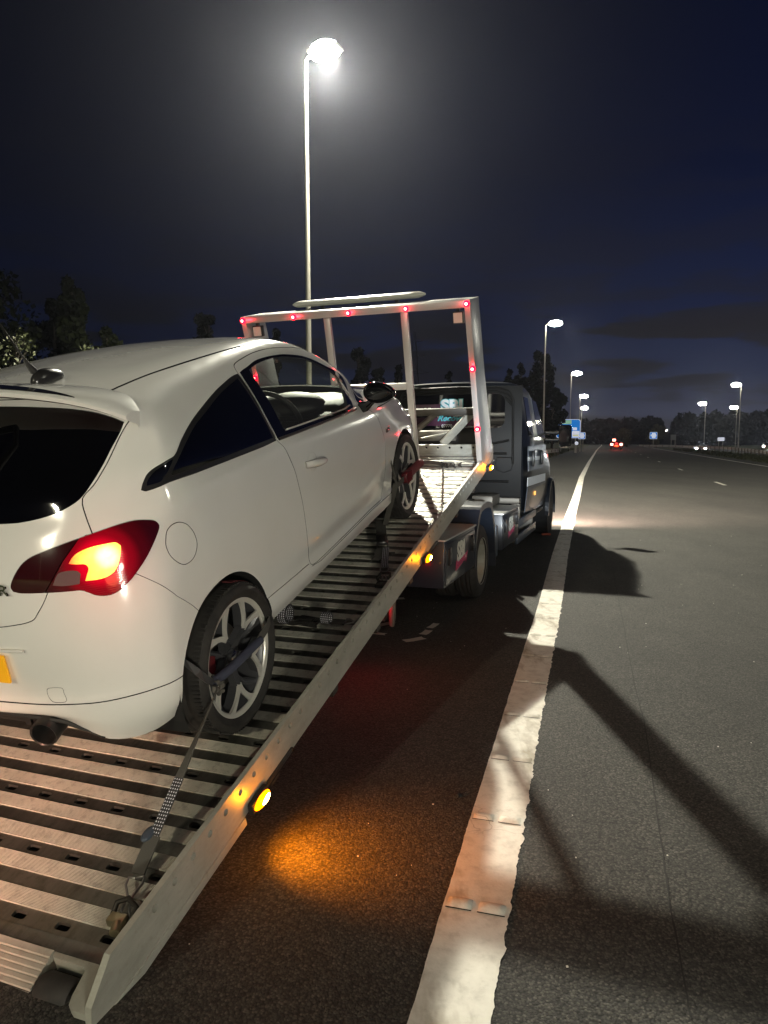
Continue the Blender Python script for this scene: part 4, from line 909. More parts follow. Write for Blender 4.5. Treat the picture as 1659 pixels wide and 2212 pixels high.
for i in range(n):
    u0 = -.374-.0160*i; z0 = -.1005-.0050*i; pf += [(u0, z0), (u0-.0105, z0-.001), (u0-.0125, z0-.006), (u0-.0150, z0-.006)]
pf += [(-.490, -.142), (-.490, -.155), (-.366, -.155)]
fr_.prism(pf, 1, .248, 1.796); fr_.build('fluted_ramp', 'galvanised', BED, smooth=25)
ld = MB(); ld.mi = 0
ld.box((-.33, .06, -.155), (4.93, 1.98, -.1505)); ld.build('slot_backing', 'dark_void', BED)  # near-black sheet added below the deck so its slots look dark
for i in range(9):
    cm = MB(); cm.box((-.1+.6*i, .02, -.20), (-.04+.6*i, 2.02, -.150)); cm.build('cross_member', 'dark_steel', BED)
for l in (.55, 1.42):
    sb = MB(); sb.box((1.2, l, -.32), (5.0, l+.08, -.201), bev=.006); sb.build('sub_frame_rail', 'frame_steel', BED)
# headboard: deep side panels, top beam, posts, mid bar
hbm = MB()
for s in (1, -1):
    X = (lambda l: l) if s > 0 else (lambda l: 2.044-l)
    # side panel, tapering and leaning back towards the top
    f8 = [(4.375, -.10), (4.86, -.10), (4.80, .30), (4.655, .70), (4.553, 1.345), (4.209, 1.345)]
    hbm.prism(f8, 1, X(.021) if s > 0 else X(.021), X(.050)); 
HBS = MB()
for s in (1, -1):
    X = (lambda l: l) if s > 0 else (lambda l: 2.044-l)
    pts = [(4.388, -.10, 4.835, -.04), (4.372, .17, 4.80, .20), (4.300, .70, 4.655, .70), (4.209, 1.345, 4.553, 1.345)]
    vs = []
    for u0, n0, u1, n1 in pts: vs += [(u0, X(-.001), n0), (u1, X(-.001), n1), (u1, X(.046), n1), (u0, X(.046), n0)]
    fs = [(0, 1, 2, 3), (12, 13, 14, 15)]
    for i in range(3):
        for k in range(4): fs.append((i*4+k, i*4+(k+1) % 4, i*4+4+(k+1) % 4, i*4+4+k))
    HB1 = MB(); HB1.add(vs, fs); HB1.build('headboard_post', 'alu_frame', BED, bevel=.004, smooth=40)
tb = MB(); tb.box((4.205, .047, 1.286), (4.552, 1.997, 1.346), bev=.006); TBM = tb.build('headboard_beam', 'alu_frame', BED, smooth=40)
for l in (.522, 1.207):
    ip = MB(); ip.box((4.235, l, -.098), (4.272, l+.058, 1.285), bev=.004); ip.build('upright', 'alu_frame', BED, smooth=40)
mb = MB(); mb.box((4.236, .581, .656), (4.271, 1.206, .711), bev=.004); mb.box((4.236, 1.266, .656), (4.271, 1.997, .711), bev=.004); mb.build('mid_rail', 'alu_frame', BED, smooth=40)
fb = MB()
hs_ = [.20+.115*k for k in range(15)]
for h in hs_:
    N_ = 18; a, b = h-.0575, h+.0575; out = []; inn = []
    for k in range(N_):
        t = 2*PI*(k+.5)/N_; c, s = math.cos(t), math.sin(t); inn.append((h+.012*c, -.033+.012*s)); r = min(.0575/abs(c) if abs(c) > 1e-6 else 9, .026/abs(s) if abs(s) > 1e-6 else 9); out.append([h+c*r, -.033+s*r])
    for cx, cy in ((a, -.059), (b, -.059), (b, -.007), (a, -.007)):
        k = min(range(N_), key=lambda i: (out[i][0]-cx)**2+(out[i][1]-cy)**2); out[k] = [cx, cy]
    for u in (4.94, 4.952): fb.add([(u, x, y) for x, y in out]+[(u, x, y) for x, y in inn], [(k, (k+1) % N_, N_+(k+1) % N_, N_+k) for k in range(N_)])
    fb.add([(4.94, x, y) for x, y in inn]+[(4.952, x, y) for x, y in inn], [(k, (k+1) % N_, N_+(k+1) % N_, N_+k) for k in range(N_)])
fb.add([(4.94, .1425, -.059), (4.94, 1.8675, -.059), (4.94, 1.8675, -.10), (4.94, .1425, -.10)], [(0, 1, 2, 3)])
fb.box((4.94, .02, -.10), (4.952, .1425, -.007)); fb.box((4.94, 1.8675, -.10), (4.952, 2.02, -.007)); fb.box((4.938, .02, -.0068), (4.965, 2.02, -.004))
fb.build('front_lip', 'galvanised', BED)
# winch frame in front of the bed
def bar(name, a, b, w, h, m='frame_steel', par=None):
    a, b = Vector(a), Vector(b); d = b-a; M = Matrix.Translation(a) @ d.to_track_quat('X', 'Z').to_matrix().to_4x4()
    x = MB(); x.box((0, -w/2, -h/2), (d.length, w/2, h/2), M, bev=min(w, h)*.12); return x.build(name, m, par or BED, smooth=40)
bar('brace', (5.02, .52, -.02), (5.30, .24, .26), .03, .075, 'galvanised'); bar('brace', (5.06, .55, -.06), (5.36, .27, .22), .03, .06)
tb2 = MB(); tb2.tube([(5.0, .80, .10), (5.28, .63, .235)], .030, 14); tb2.build('hydraulic_ram', 'frame_steel', BED, smooth=60)
bar('cross_bar', (5.22, .20, .255), (5.22, 1.9, .255), .05, .070, 'dark_steel'); bar('cross_bar', (5.3, .45, .0), (5.3, 1.9, .0), .06, .10, 'frame_steel')
bar('brace', (4.97, 1.5, -.02), (5.25, 1.78, .26), .03, .075); bar('stay', (5.0, .72, .045), (5.3, .50, .03), .015, .015, 'galvanised')
# light bar on top of the headboard
lb = MB(); prof = [(.050*math.cos(R_(a))*1.1, .020*math.sin(R_(a))+.02) for a in range(0, 360, 20)]
nL = 24; ys = np.linspace(.47, 1.70, nL)
for i, y in enumerate(ys):
    t = min((y-ys[0]), (ys[-1]-y)); s = min(1, .35+(t/.05)**.5*.65) if t < .05 else 1
    for a, b in prof: lb.v.append((4.60+a*1.9*s, float(y), 1.396+(b-.02)*1.35*s))
m_ = len(prof)
for i in range(nL-1):
    for k in range(m_): lb.f.append((i*m_+k, i*m_+(k+1) % m_, (i+1)*m_+(k+1) % m_, (i+1)*m_+k)); lb.m.append(0)
lb.f.append(tuple(range(m_-1, -1, -1))); lb.f.append(tuple((nL-1)*m_+k for k in range(m_))); lb.m += [0, 0]
LB = lb.build('light_bar', 'lamp_bar', BED, smooth=50)
for y in (.72, 1.42): bar('bracket', (4.60, y, 1.34), (4.60, y, 1.385), .03, .04, 'black_trim')
cb_ = MB(); cb_.tube([(4.55, 1.45, 1.35), (4.5, 1.48, 1.37), (4.45, 1.5, 1.345), (4.4, 1.3, 1.349), (4.42, .9, 1.349)], .005, 6); cb_.build('cable', 'black_trim', BED, smooth=60)
# work lights
for (l0, l1, u0) in ((.078, .165, 4.30), (1.90, 1.99, 4.30)):
    wk = MB(); wk.box((u0, l0, 1.160), (u0+.05, l1, 1.255), bev=.006); wk.box((u0+.01, (l0+l1)/2-.012, 1.25), (u0+.04, (l0+l1)/2+.012, 1.29)); WK = wk.build('work_light', 'satin_black', BED, smooth=40)
    gl = MB(); gl.box((u0-.004, l0+.008, 1.168), (u0, l1-.008, 1.247))
    for i in range(4):
        for j in range(4): gl.box((u0-.0065, l0+.013+i*.0165, 1.172+j*.0185), (u0-.0035, l0+.027+i*.0165, 1.187+j*.0185))
    gl.build('diffuser', 'worklight_lens', BED)
# red marker lamps on the headboard
REDS = [(4.205, 2.020, 1.312), (4.205, 1.526, 1.312), (4.205, 1.021, 1.312), (4.205, .521, 1.312), (4.205, .024, 1.316), (4.275, .018, .80), (4.350, .018, .285), (4.275, 2.026, .80), (4.350, 2.026, .285)]
for i, (u, l, n) in enumerate(REDS):
    rl_ = MB(); M = Matrix.Translation((u, l, n)); rl_.lathe([(.001, -.016), (.010, -.014), (.0235, -.006), (.025, .004)], 0, 20, M, close=False); RL = rl_.build('marker_lamp', 'red_lens', BED, smooth=60)
    rc = MB(); rc.lathe([(.001, -.0180), (.011, -.0170), (.012, -.014)], 0, 14, M, close=False); rc.build('bulb', 'red_core', BED, smooth=60)
    lamp('marker_glow', 'POINT', (u-.06, l, n), .62, (1, .02, .04), .02, parent=BED)
# amber side markers on the rail
for (u, n) in ((.347, -.128), (2.556, -.128), (4.60, -.128)):
    am = MB(); M = Matrix.Translation((u, -.022, n))
    am.box((-.060, -.004, -.023), (.060, .020, .023), M, bev=.009); AMB = am.build('amber_marker_housing', 'black_trim', BED, smooth=40)
    le = MB(); b = bmesh.new(); bmesh.ops.create_uvsphere(b, u_segments=24, v_segments=12, radius=1)
    for v in b.verts: v.co = (v.co.x*.052, -.008+v.co.y*.016, v.co.z*.020)
    le.bm(b, M); le.build('amber_marker_lamp', 'amber_lens', BED, smooth=60)
    lc = MB(); b = bmesh.new(); bmesh.ops.create_uvsphere(b, u_segments=16, v_segments=8, radius=1)
    for v in b.verts: v.co = (.006+v.co.x*.036, -.0150+v.co.y*.012, v.co.z*.0135)
    lc.bm(b, M); lc.build('bulb', 'amber_core', BED, smooth=60)
    lamp('amber_glow', 'POINT', (u, -.062, n-.004), 2.0, (1, .28, .0), .02, parent=BED)
    rf = MB(); rf.box((u+.085, -.006, -.150), (u+.30, .001, -.125), bev=.008); rf.build('reflector_strip', 'satin_black', BED, smooth=40)
    if u < 1: lamp('amber_glow', 'SPOT', (u-.01, -.07, n+.01), 46, (1, .24, .0), .03, parent=BED, rot=(R_(-40), R_(0), R_(20)), spot=115, blend=1)

# ---------------- chassis on its wheels
def tbox(name, lo, hi, m, bev=.01, par=None, **kw):
    x = MB(); x.box(lo, hi, bev=bev); return x.build(name, m, par or TRK, smooth=40, **kw)
for l in (.62, 1.34): tbox('chassis_rail', (2.4, l, .52), (10.2, l+.08, .72), 'dark_steel')
for f in (3.3, 4.2, 5.4, 6.6, 8.0): tbox('chassis_cross_member', (f, .70, .55), (f+.08, 1.34, .70), 'dark_steel')
for l in (.585, 1.305): tbox('slide_frame', (3.2, l, .73), (7.3, l+.14, .80), 'frame_steel')
def toolbox(f0, f1, z0, z1, s, logo):
    y0, y1 = (.075, .46) if s > 0 else (2.044-.46, 2.044-.075)
    T = tbox('tool_box', (f0, y0, z0), (f1, y1, z1), 'box_blue', .008)
    yo = y0 if s > 0 else y1; d = -1 if s > 0 else 1
    tbox('tool_box_door', (f0+.02, min(yo, yo+d*.008), z0+.02), (f1-.02, max(yo, yo+d*.008), z1-.03), 'box_blue', .003, T)
    tbox('drip_lid', (f0-.02, y0-.012, z1+.001), (f1+.02, y1, z1+.016), 'alu_frame', .003, T)
    for f in (f0+.12, f1-.12):
        h = MB(); h.box((f-.035, min(yo+d*.008, yo+d*.020), z1-.20), (f+.035, max(yo+d*.008, yo+d*.020), z1-.06), bev=.012); H_ = h.build('latch', 'satin_black', T, smooth=40)
        tbox('latch_lever', (f-.017, min(yo+d*.020, yo+d*.028), z1-.17), (f+.017, max(yo+d*.020, yo+d*.028), z1-.10), 'rim_grey', .004, T)
    if logo and s > 0:
        c = (f0+f1)/2; M = frame((c, yo-.0102, z0+.60*(z1-z0)), (1, 0, 0), (0, 0, 1), (0, -1, 0))
        text_mesh('logo', 'SBL', .21, 'logo_cream', T, M, off=.010, ext=.0012, sx=.95)
        text_mesh('logo', 'Recovery', .105, 'logo_pink', T, frame((c-.02, yo-.0132, z0+.40*(z1-z0)), (.99, 0, .14), (-.14, 0, .99), (0, -1, 0)), shear=.35, off=.002, ext=.0012)
    return T
for s in (1, -1): toolbox(3.30, 4.33, .385, .745, s, True); toolbox(5.70, 6.74, .325, .705, s, True)
for s in (1, -1):
    y0, y1 = (.075, .44) if s > 0 else (2.044-.44, 2.044-.075); cf, cz, r = 4.83, .36, .50
    mg = MB(); prof = [(4.36, .36), (4.40, .62), (4.52, .82), (4.62, .90), (5.06, .90), (5.18, .80), (5.30, .60), (5.36, .36)]
    P2 = smooth_loop(prof, 4, closed=False)+[np.array(prof[-1])]
    for i in range(len(P2)-1):
        (a0, b0), (a1, b1) = P2[i], P2[i+1]; mg.add([(a0, y0, b0), (a1, y0, b1), (a1, y1, b1), (a0, y1, b0)], [(0, 1, 2, 3)])
        yo = y0 if s > 0 else y1; sc_ = .90
        def inn(a, b): return (cf+(a-cf)*sc_, (b-.36)*sc_+.36)
        (c0, d0), (c1, d1) = inn(a0, b0), inn(a1, b1); mg.add([(a0, yo, b0), (a1, yo, b1), (c1, yo, d1), (c0, yo, d0)], [(0, 1, 2, 3)]); mg.add([(c0, yo, d0), (c1, yo, d1), (c1, (y0+y1)/2, d1), (c0, (y0+y1)/2, d0)], [(0, 1, 2, 3)])
    mg.box((5.33, y0, .22), (5.345, y1, .40)); mg.build('mudguard', 'box_blue', TRK, smooth=40)
    sbz = [(6.80, 8.40)]
    sbr = MB(); yo = .085 if s > 0 else 2.044-.085-.03
    sbr.box((6.80, yo, .235), (8.40, yo+.03, .345), bev=.006); sbr.build('side_guard_rail', 'truck_silver', TRK, smooth=40)
    sbr = MB(); sbr.box((6.80, yo, .435), (8.40, yo+.03, .530), bev=.006); sbr.build('side_guard_rail', 'truck_silver', TRK, smooth=40)
    tbox('side_guard_stay', (6.86, yo+.031, .25), (6.92, yo+.36, .52), 'frame_steel', .004); tbox('side_guard_stay', (8.28, yo+.031, .25), (8.34, yo+.36, .52), 'frame_steel', .004)
    tbox('side_guard_post', (5.40, yo, .30), (5.50, yo+.03, .62), 'truck_silver', .004)
tbox('rear_cross_beam', (6.98, .10, .715), (7.10, 1.94, .79), 'frame_steel', .012)
for l in (.10, 1.84): tbox('bracket', (7.0, l, .52), (7.08, l+.10, .714), 'frame_steel', .004)
tbox('sub_frame_light_block', (3.2, .52, .805), (7.25, 1.53, .822), 'dark_steel', .003)  # plate added across the sub-frame to block lamp light from the road
tbox('rear_light_block', (2.62, .50, .42), (3.25, 1.54, .50), 'dark_steel'); tbox('fuel_tank', (5.5, .5, .34), (6.6, .9, .70), 'dark_steel', .05)  # rear panel added under the chassis to keep lamp light off the road
tbox('valve_block', (6.3, .30, .74), (6.75, .55, .86), 'frame_steel', .02)
def truck_wheel(f, l, s, twin, name='wheel'):
    root = bpy.data.objects.new(name, None); COL.objects.link(root); root.parent = TRK; M = Matrix.Translation((f, l, .352))
    if s < 0: M = M @ Matrix.Rotation(PI, 4, 'Z')
    root.matrix_local = M
    w = MB()
    for off in ((0, .22) if twin else (0,)):
        pr_ = [(.215, .0+off), (.24, -.012+off), (.30, -.008+off), (.338, .01+off), (.349, .03+off)]
        for y in np.linspace(.035, .165, 12): pr_.append((.352 if (int(y*100) % 4) else .342, y+off))
        pr_ += [(.349, .17+off), (.33, .195+off), (.24, .205+off), (.215, .20+off)]
        w.lathe(pr_, 1, 64)
    w.build('tyre', 'rubber', root, smooth=40)
    r = MB()
    if twin: r.lathe([(.218, -.006), (.225, -.008), (.225, .004), (.205, .012), (.196, .10), (.10, .12), (.09, .06), (.001, .055)], 1, 48, close=False)
    else: r.lathe([(.218, -.004), (.224, -.008), (.206, .012), (.18, .02), (.12, -.012), (.075, -.018), (.07, -.035), (.001, -.038)], 1, 48, close=False)
    r.build('rim', 'rim_grey' if not twin else 'galvanised', root, smooth=40)
for s, l in ((1, .115), (-1, 2.044-.115)): truck_wheel(4.83, l, s, True); truck_wheel(9.95, l+.02*s, s, False)
tax = MB(); tax.box((4.76, .3, .29), (4.90, 1.74, .41), bev=.03); tax.build('axle', 'dark_steel', TRK, smooth=40); tax = MB(); tax.box((9.88, .3, .29), (10.02, 1.74, .41), bev=.03); tax.build('axle', 'dark_steel', TRK, smooth=40)
# rear under-run bar with its lamps
rb_ = MB(); rb_.tube([(2.50, .22, .78), (2.47, .20, .55), (2.47, .20, .36), (2.49, .21, .30)], [.035, .032, .030, .022], 12, flat=.7); rb_.build('frame_end', 'frame_steel', TRK, smooth=60)
rb_ = MB(); rb_.tube([(2.52, 1.82, .78), (2.47, 1.84, .55), (2.47, 1.84, .36), (2.49, 1.83, .30)], [.035, .032, .030, .022], 12, flat=.7); rb_.build('frame_end', 'frame_steel', TRK, smooth=60)
tbox('under_run_bar', (2.44, .24, .335), (2.50, 1.80, .375), 'dark_steel', .008)
for l in (.26, 1.62):
    TLmp = tbox('rear_lamp', (2.40, l, .385), (2.45, l+.17, .46), 'red_lens', .015); lamp('rear_lamp_glow', 'POINT', (2.33, l+.08, .41), 1.6, (1, .02, .05), .03, parent=TRK)

# ---------------- crew cab
CC = 1.022
CL_ = [(.50, 7.40, 10.60, .90), (.68, 7.37, 10.72, .945), (.95, 7.36, 10.74, .952), (1.12, 7.355, 10.62, .952), (1.28, 7.35, 10.30, .950), (1.42, 7.35, 9.85, .945), (1.50, 7.35, 9.66, .935), (2.08, 7.36, 8.93, .830), (2.17, 7.38, 8.78, .800), (2.225, 7.42, 8.66, .755), (2.25, 7.52, 8.50, .66), (2.26, 7.8, 8.2, .40)]
cabm = MB(); NR = 64; ring_n = None
def cab_w(z):
    zs = [c[0] for c in CL_]; i = max(0, min(len(zs)-2, np.searchsorted(zs, z)-1)); t = (z-zs[i])/(zs[i+1]-zs[i]); return CL_[i][3]*(1-t)+CL_[i+1][3]*t
for (z, r0, f1, w) in CL_:
    c = (r0+f1)/2; h = (f1-r0)/2
    for k in range(NR):
        a = 2*PI*k/NR; ca, sa = math.cos(a), math.sin(a)
        # flat rear, rounded front corners
        e = 9 if ca < 0 else 5.5; rr = (abs(ca)**e+abs(sa)**e)**(-1/e); cabm.v.append((c+h*ca*rr, CC+w*sa*rr*(1-.05*max(0, ca*rr)**3), z+(.018*(1-(sa*rr)**2) if z > 2.2 else 0)))
for i in range(len(CL_)-1):
    for k in range(NR): cabm.f.append((i*NR+k, i*NR+(k+1) % NR, (i+1)*NR+(k+1) % NR, (i+1)*NR+k)); cabm.m.append(0)
cabm.f.append(tuple(range(NR-1, -1, -1))); cabm.f.append(tuple((len(CL_)-1)*NR+k for k in range(NR))); cabm.m += [0, 0]
CAB = cabm.build('cab', 'truck_paint', TRK, smooth=32)
def side_plate(name, poly, m, off, s=1, th=.004, par=None):
    P = [tuple(p) for p in poly]; n = len(P)
    def pt(f, z, o): w = cab_w(z)+o; return (f, CC-w if s > 0 else CC+w, z)
    x = MB(); x.add([pt(f, z, off+th) for f, z in P]+[pt(f, z, off-.006) for f, z in P], [tuple(range(n)), tuple(range(2*n-1, n-1, -1))]+[(i, (i+1) % n, n+(i+1) % n, n+i) for i in range(n)])
    return x.build(name, m, par or CAB)
for s in (1, -1):
    side_plate('rear_side_window', [(7.66, 1.56), (8.06, 1.56), (8.06, 2.07), (7.70, 2.07)], 'gloss_black', .002, s)
    side_plate('front_side_window', [(8.50, 1.56), (9.30, 1.53), (9.10, 1.82), (8.86, 2.06), (8.50, 2.07)], 'gloss_black', .002, s)
    for f in (8.08, 8.46): side_plate('pillar_trim', [(f, 1.50), (f+.02, 1.50), (f+.02, 2.10), (f, 2.10)], 'truck_silver', .0025, s, .002)
    side_plate('door_panel', [(7.45, 1.26), (8.95, 1.26), (9.35, 1.43), (9.0, 1.44), (7.45, 1.42)], 'truck_silver', .001, s, .002)
    side_plate('door_panel', [(7.45, 1.10), (8.95, 1.10), (8.95, 1.255), (7.45, 1.255)], 'truck_silver', .001, s, .002)
    side_plate('reflective_stripe', [(7.43, .905), (9.25, .885), (9.25, 1.00), (7.43, 1.02)], 'reflective_white', .002, s, .002)
    side_plate('reflective_stripe', [(7.43, 1.235), (8.55, 1.225), (8.55, 1.275), (7.43, 1.285)], 'reflective_white', .0035, s, .0015)
    side_plate('lower_panel', [(7.44, .56), (8.62, .54), (8.62, .88), (7.44, .895)], 'truck_silver', .001, s, .002)
    side_plate('lower_panel', [(8.66, .54), (9.25, .56), (9.32, .88), (8.66, .88)], 'truck_silver', .001, s, .002)
    for f in (7.78, 8.66):
        hm = MB(); yb = CC-(cab_w(1.25)+.004) if s > 0 else CC+(cab_w(1.25)+.004); d = -1 if s > 0 else 1
        hm.box((f-.06, min(yb, yb+d*.035), 1.15), (f+.06, max(yb, yb+d*.035), 1.36), bev=.014); hm.build('door_handle', 'satin_black', CAB, smooth=40)
    si = MB(); yb = CC-(cab_w(.77)+.003) if s > 0 else CC+(cab_w(.77)+.003); si.box((8.08, min(yb, yb+(-1 if s > 0 else 1)*.012), .745), (8.17, max(yb, yb+(-1 if s > 0 else 1)*.012), .80), bev=.005); si.build('side_lamp', 'amber_small', CAB, smooth=40)
    # wheel arch
    wa = MB(); arc = [(9.95+.47*math.cos(R_(a)), .40+.50*math.sin(R_(a))) for a in range(-12, 193, 8)]
    yy = CC-.99 if s > 0 else CC+.99; yi = CC-.93 if s > 0 else CC+.93
    for i in range(len(arc)-1):
        (a0, b0), (a1, b1) = arc[i], arc[i+1]; k = .90
        c0, d0, c1, d1 = 9.95+(a0-9.95)*k, .4+(b0-.4)*k, 9.95+(a1-9.95)*k, .4+(b1-.4)*k
        wa.add([(a0, yi, b0), (a1, yi, b1), (a1, yy, b1-.01), (a0, yy, b0-.01)], [(0, 1, 2, 3)]); wa.add([(a0, yy, b0-.01), (a1, yy, b1-.01), (c1, yy, d1), (c0, yy, d0)], [(0, 1, 2, 3)])
    wa.build('wheel_arch', 'truck_paint', CAB, smooth=40)
    vo = MB(); vo.prism([(9.95+.42*math.cos(R_(a)), .40+.45*math.sin(R_(a))) for a in range(0, 360, 12)], 1, *( (CC-.958, CC-.60) if s > 0 else (CC+.60, CC+.958))); vo.build('arch_liner', 'dark_void', CAB)
    # towing mirror on two arms
    X = (lambda l: l) if s > 0 else (lambda l: 2.044-l)
    mm = MB(); lo = [9.36, min(X(-.10), X(-.29)), 1.395]; hi = [9.48, max(X(-.10), X(-.29)), 1.735]; mm.box(lo, hi, bev=.035); MM = mm.build('towing_mirror', 'gloss_black', CAB, smooth=50)
    gm = MB(); gm.box((9.352, min(X(-.115), X(-.275)), 1.42), (9.358, max(X(-.115), X(-.275)), 1.71)); gm.build('mirror_plate', 'gloss_black', CAB)
    for z in (1.61, 1.50):
        am_ = MB(); am_.tube([(9.42, X(-.12), z), (9.42, X(.10), z)], .018, 8); am_.build('mirror_arm', 'black_trim', CAB, smooth=60)
# rear wall: pressed ribs, windows, signwriting
def back_bead(pts, r=.017, m='truck_back'):
    x = MB(); x.tube([(7.340, l, z) for l, z in pts], r, 8, flat=1.0); return x.build('pressed_rib', m, CAB, smooth=60)
bw = MB(); bw.box((7.335, .14, .60), (7.350, 1.904, 2.19), bev=.004); bw.build('rear_wall', 'truck_back', CAB, smooth=40)
for dz in (0, .045, .090): back_bead([(.25, 1.2), (.26, 2.02-dz), (.32+dz*.3, 2.12-dz), (.45, 2.165-dz), (1.0, 2.18-dz), (1.6, 2.165-dz), (1.73, 2.12-dz), (1.79, 2.0-dz), (1.80, 1.2)])
back_bead([(.30, 1.50), (.50, 1.46), (1.02, 1.45), (1.55, 1.46), (1.74, 1.50)]); back_bead([(.33, 1.33), (1.72, 1.33)]); back_bead([(.30, .97), (1.74, .97)])
for c in (.36, 1.68): back_bead([(c-.09, 1.28), (c+.09, 1.28), (c+.11, 1.2), (c+.09, 1.12), (c, 1.085), (c-.09, 1.12), (c-.11, 1.2), (c-.09, 1.28)], .008)
def rounded(l0, l1, z0, z1, r, n=6):
    P = []
    for cx, cz, a0 in ((l1-r, z1-r, 0), (l0+r, z1-r, 90), (l0+r, z0+r, 180), (l1-r, z0+r, 270)):
        for i in range(n+1): P.append((cx+r*math.cos(R_(a0+90*i/n)), cz+r*math.sin(R_(a0+90*i/n))))
    return P
wn = MB(); wn.prism(rounded(.36, 1.66, 1.66, 2.09, .10), 0, 7.322, 7.334); RW = wn.build('rear_window', 'gloss_black', CAB)
pk = MB(); pk.prism([(.92, 1.92), (1.60, 1.92), (1.60, 1.97), (.92, 1.97)], 0, 7.3195, 7.3215); pk.prism([(.66, 1.60+.09), (1.60, 1.69), (1.60, 1.80), (.66, 1.80)], 0, 7.3195, 7.3215); pk.build('signwriting_band', 'panel_pink', CAB)
BM = lambda l, z, o=0.0: frame((7.3165-o, l, z), (0, -1, 0), (0, 0, 1), (-1, 0, 0))
text_mesh('lettering', 'SBL', .200, 'logo_cyan', CAB, BM(1.025, 1.945), off=.0165, ext=.0006, sx=1.16); text_mesh('lettering', 'SBL', .200, 'reflective_white', CAB, BM(1.025, 1.945, .0018), off=.0095, ext=.0006, sx=1.16)
text_mesh('lettering', 'Recovery', .105, 'logo_cyan', CAB, BM(1.03, 1.785), shear=.4, off=.003, ext=.0006, sx=1.1); text_mesh('lettering', '07770', .058, 'reflective_white', CAB, BM(1.12, 1.685), off=.001, ext=.0006)
text_mesh('lettering', '24hr', .075, 'logo_cream', CAB, BM(1.36, 1.895), off=.004, ext=.0006)
wsn = MB()
for s in (1,):
    wsn.add([(9.60, CC-.80, 1.50), (9.60, CC+.80, 1.50), (8.92, CC+.70, 2.06), (8.92, CC-.70, 2.06), (9.66, CC-.80, 1.52), (9.66, CC+.80, 1.52), (8.97, CC+.70, 2.09), (8.97, CC-.70, 2.09)], [(0, 1, 2, 3), (7, 6, 5, 4), (0, 4, 5, 1), (1, 5, 6, 2), (2, 6, 7, 3), (3, 7, 4, 0)])
wsn.build('windscreen', 'gloss_black', CAB)
for l in (.30, 1.74):
    hl_ = MB(); hl_.box((10.66, l-.13, .78), (10.76, l+.13, .98), bev=.03); hl_.build('headlamp', 'lamp_bar', CAB, smooth=40)
    h_ = lamp('headlamp_beam', 'SPOT', (10.82, l, .88), 2300, (1.0, .70, .56), .08, parent=TRK, rot=(R_(70), 0, R_(-90-(12 if l < 1 else 4))), spot=150, blend=1.0)
tbox('cab_step', (8.6, .10, .44), (9.3, .28, .49), 'dark_steel', .01); tbox('cab_step', (8.6, 1.76, .44), (9.3, 1.94, .49), 'dark_steel', .01)

# ================================================================== STRAPS (things of their own)
def carp(x, y, z): return M_CAR @ Vector((x, y, z))
def bedp(u, l, n): return M_BED @ Vector((u, l, n))
def sag(a, b, n=10, s=0.0, up=(0, 0, -1)):
    a, b = Vector(a), Vector(b); up = Vector(up); return [a.lerp(b, i/n)+up*(s*4*(i/n)*(1-i/n)) for i in range(n+1)]
def wire_hook(par, tip, dirv, side, size=.10):
    """double J wire hook: tip = anchor end, dirv = direction towards the strap"""
    tip = Vector(tip); d = Vector(dirv).normalized(); s = Vector(side); s = (s-d*s.dot(d)).normalized(); n = d.cross(s)
    h = MB()
    for k in (-1, 1):
        P = [tip+d*(size*.98)+s*(k*.001), tip+d*size*1.02+s*k*.024, tip+d*(size*.80)+s*k*.026, tip+d*(size*.45)+s*k*.008, tip+d*(size*.22)+s*k*.010, tip+s*k*.012, tip-d*.010+n*.012+s*k*.012, tip+d*.006+n*.026+s*k*.011]
        h.tube(P, .0042, 8)
    return h.build('wire_hook', 'wire', par, smooth=60)
def ratchet(par, M):
    r = MB()
    for s in (-1, 1): r.box((-.06, s*.026-.002, -.006), (.055, s*.026+.002, .026), M, bev=.003)
    r.tube([M @ Vector((.0, -.03, .010)), M @ Vector((.0, .03, .010))], .011, 12); r.tube([M @ Vector((-.05, -.03, .010)), M @ Vector((-.05, .03, .010))], .006, 8); r.tube([M @ Vector((.05, -.03, .018)), M @ Vector((.05, .03, .018))], .008, 8)
    r.box((-.03, -.021, .022), (.06, .021, .034), M, bev=.006); return r.build('ratchet', 'satin_black', par, smooth=40)
I4 = Matrix.Identity(4)
Y_ = -.878
# --- rear wheel
RS = empty('wheel_strap', carp(-.1, -.88, .33), 'dark padded strap across the rear wheel, its beaded tail hooked to the ramp corner', 'strap', 'straps holding the car wheels')
inv = RS.matrix_world.inverted()
def into(m, par):
    i = par.matrix_world.inverted(); m.v = [tuple(i @ Vector(p)) for p in m.v]; return m
s1 = MB(); P = [carp(x, y, z) for x, y, z in ((-.236, -.872, .345), (-.14, -.882, .341), (0, -.884, .335), (.115, -.878, .322))]
s1.tube(P, [.020, .0185, .0185, .017], 14, flat=1.0); into(s1, RS).build('sleeve', 'webbing_blue', RS, smooth=60)
s1 = MB(); s1.ribbon([carp(x, y, z) for x, y, z in ((.10, -.876, .325), (.18, -.873, .335), (.245, -.862, .345), (.29, -.80, .365), (.305, -.74, .36))], [U*0+NN]*5, .042, .004); into(s1, RS).build('webbing', 'webbing', RS)
s1 = MB(); s1.ribbon([carp(x, y, z) for x, y, z in ((-.30, -.66, .52), (-.325, -.76, .515), (-.338, -.835, .485), (-.318, -.868, .435), (-.285, -.874, .385), (-.250, -.873, .350))], [NN]*6, .026, .004); into(s1, RS).build('webbing', 'rim_grey', RS)
s1 = MB()
ta = [(R_(a)) for a in range(78, 2, -8)]; s1.ribbon([carp(.309*math.cos(a), -.80, .306+.309*math.sin(a)) for a in ta], [CL]*len(ta), .045, .003); into(s1, RS).build('webbing', 'webbing_red', RS)
s1 = MB()
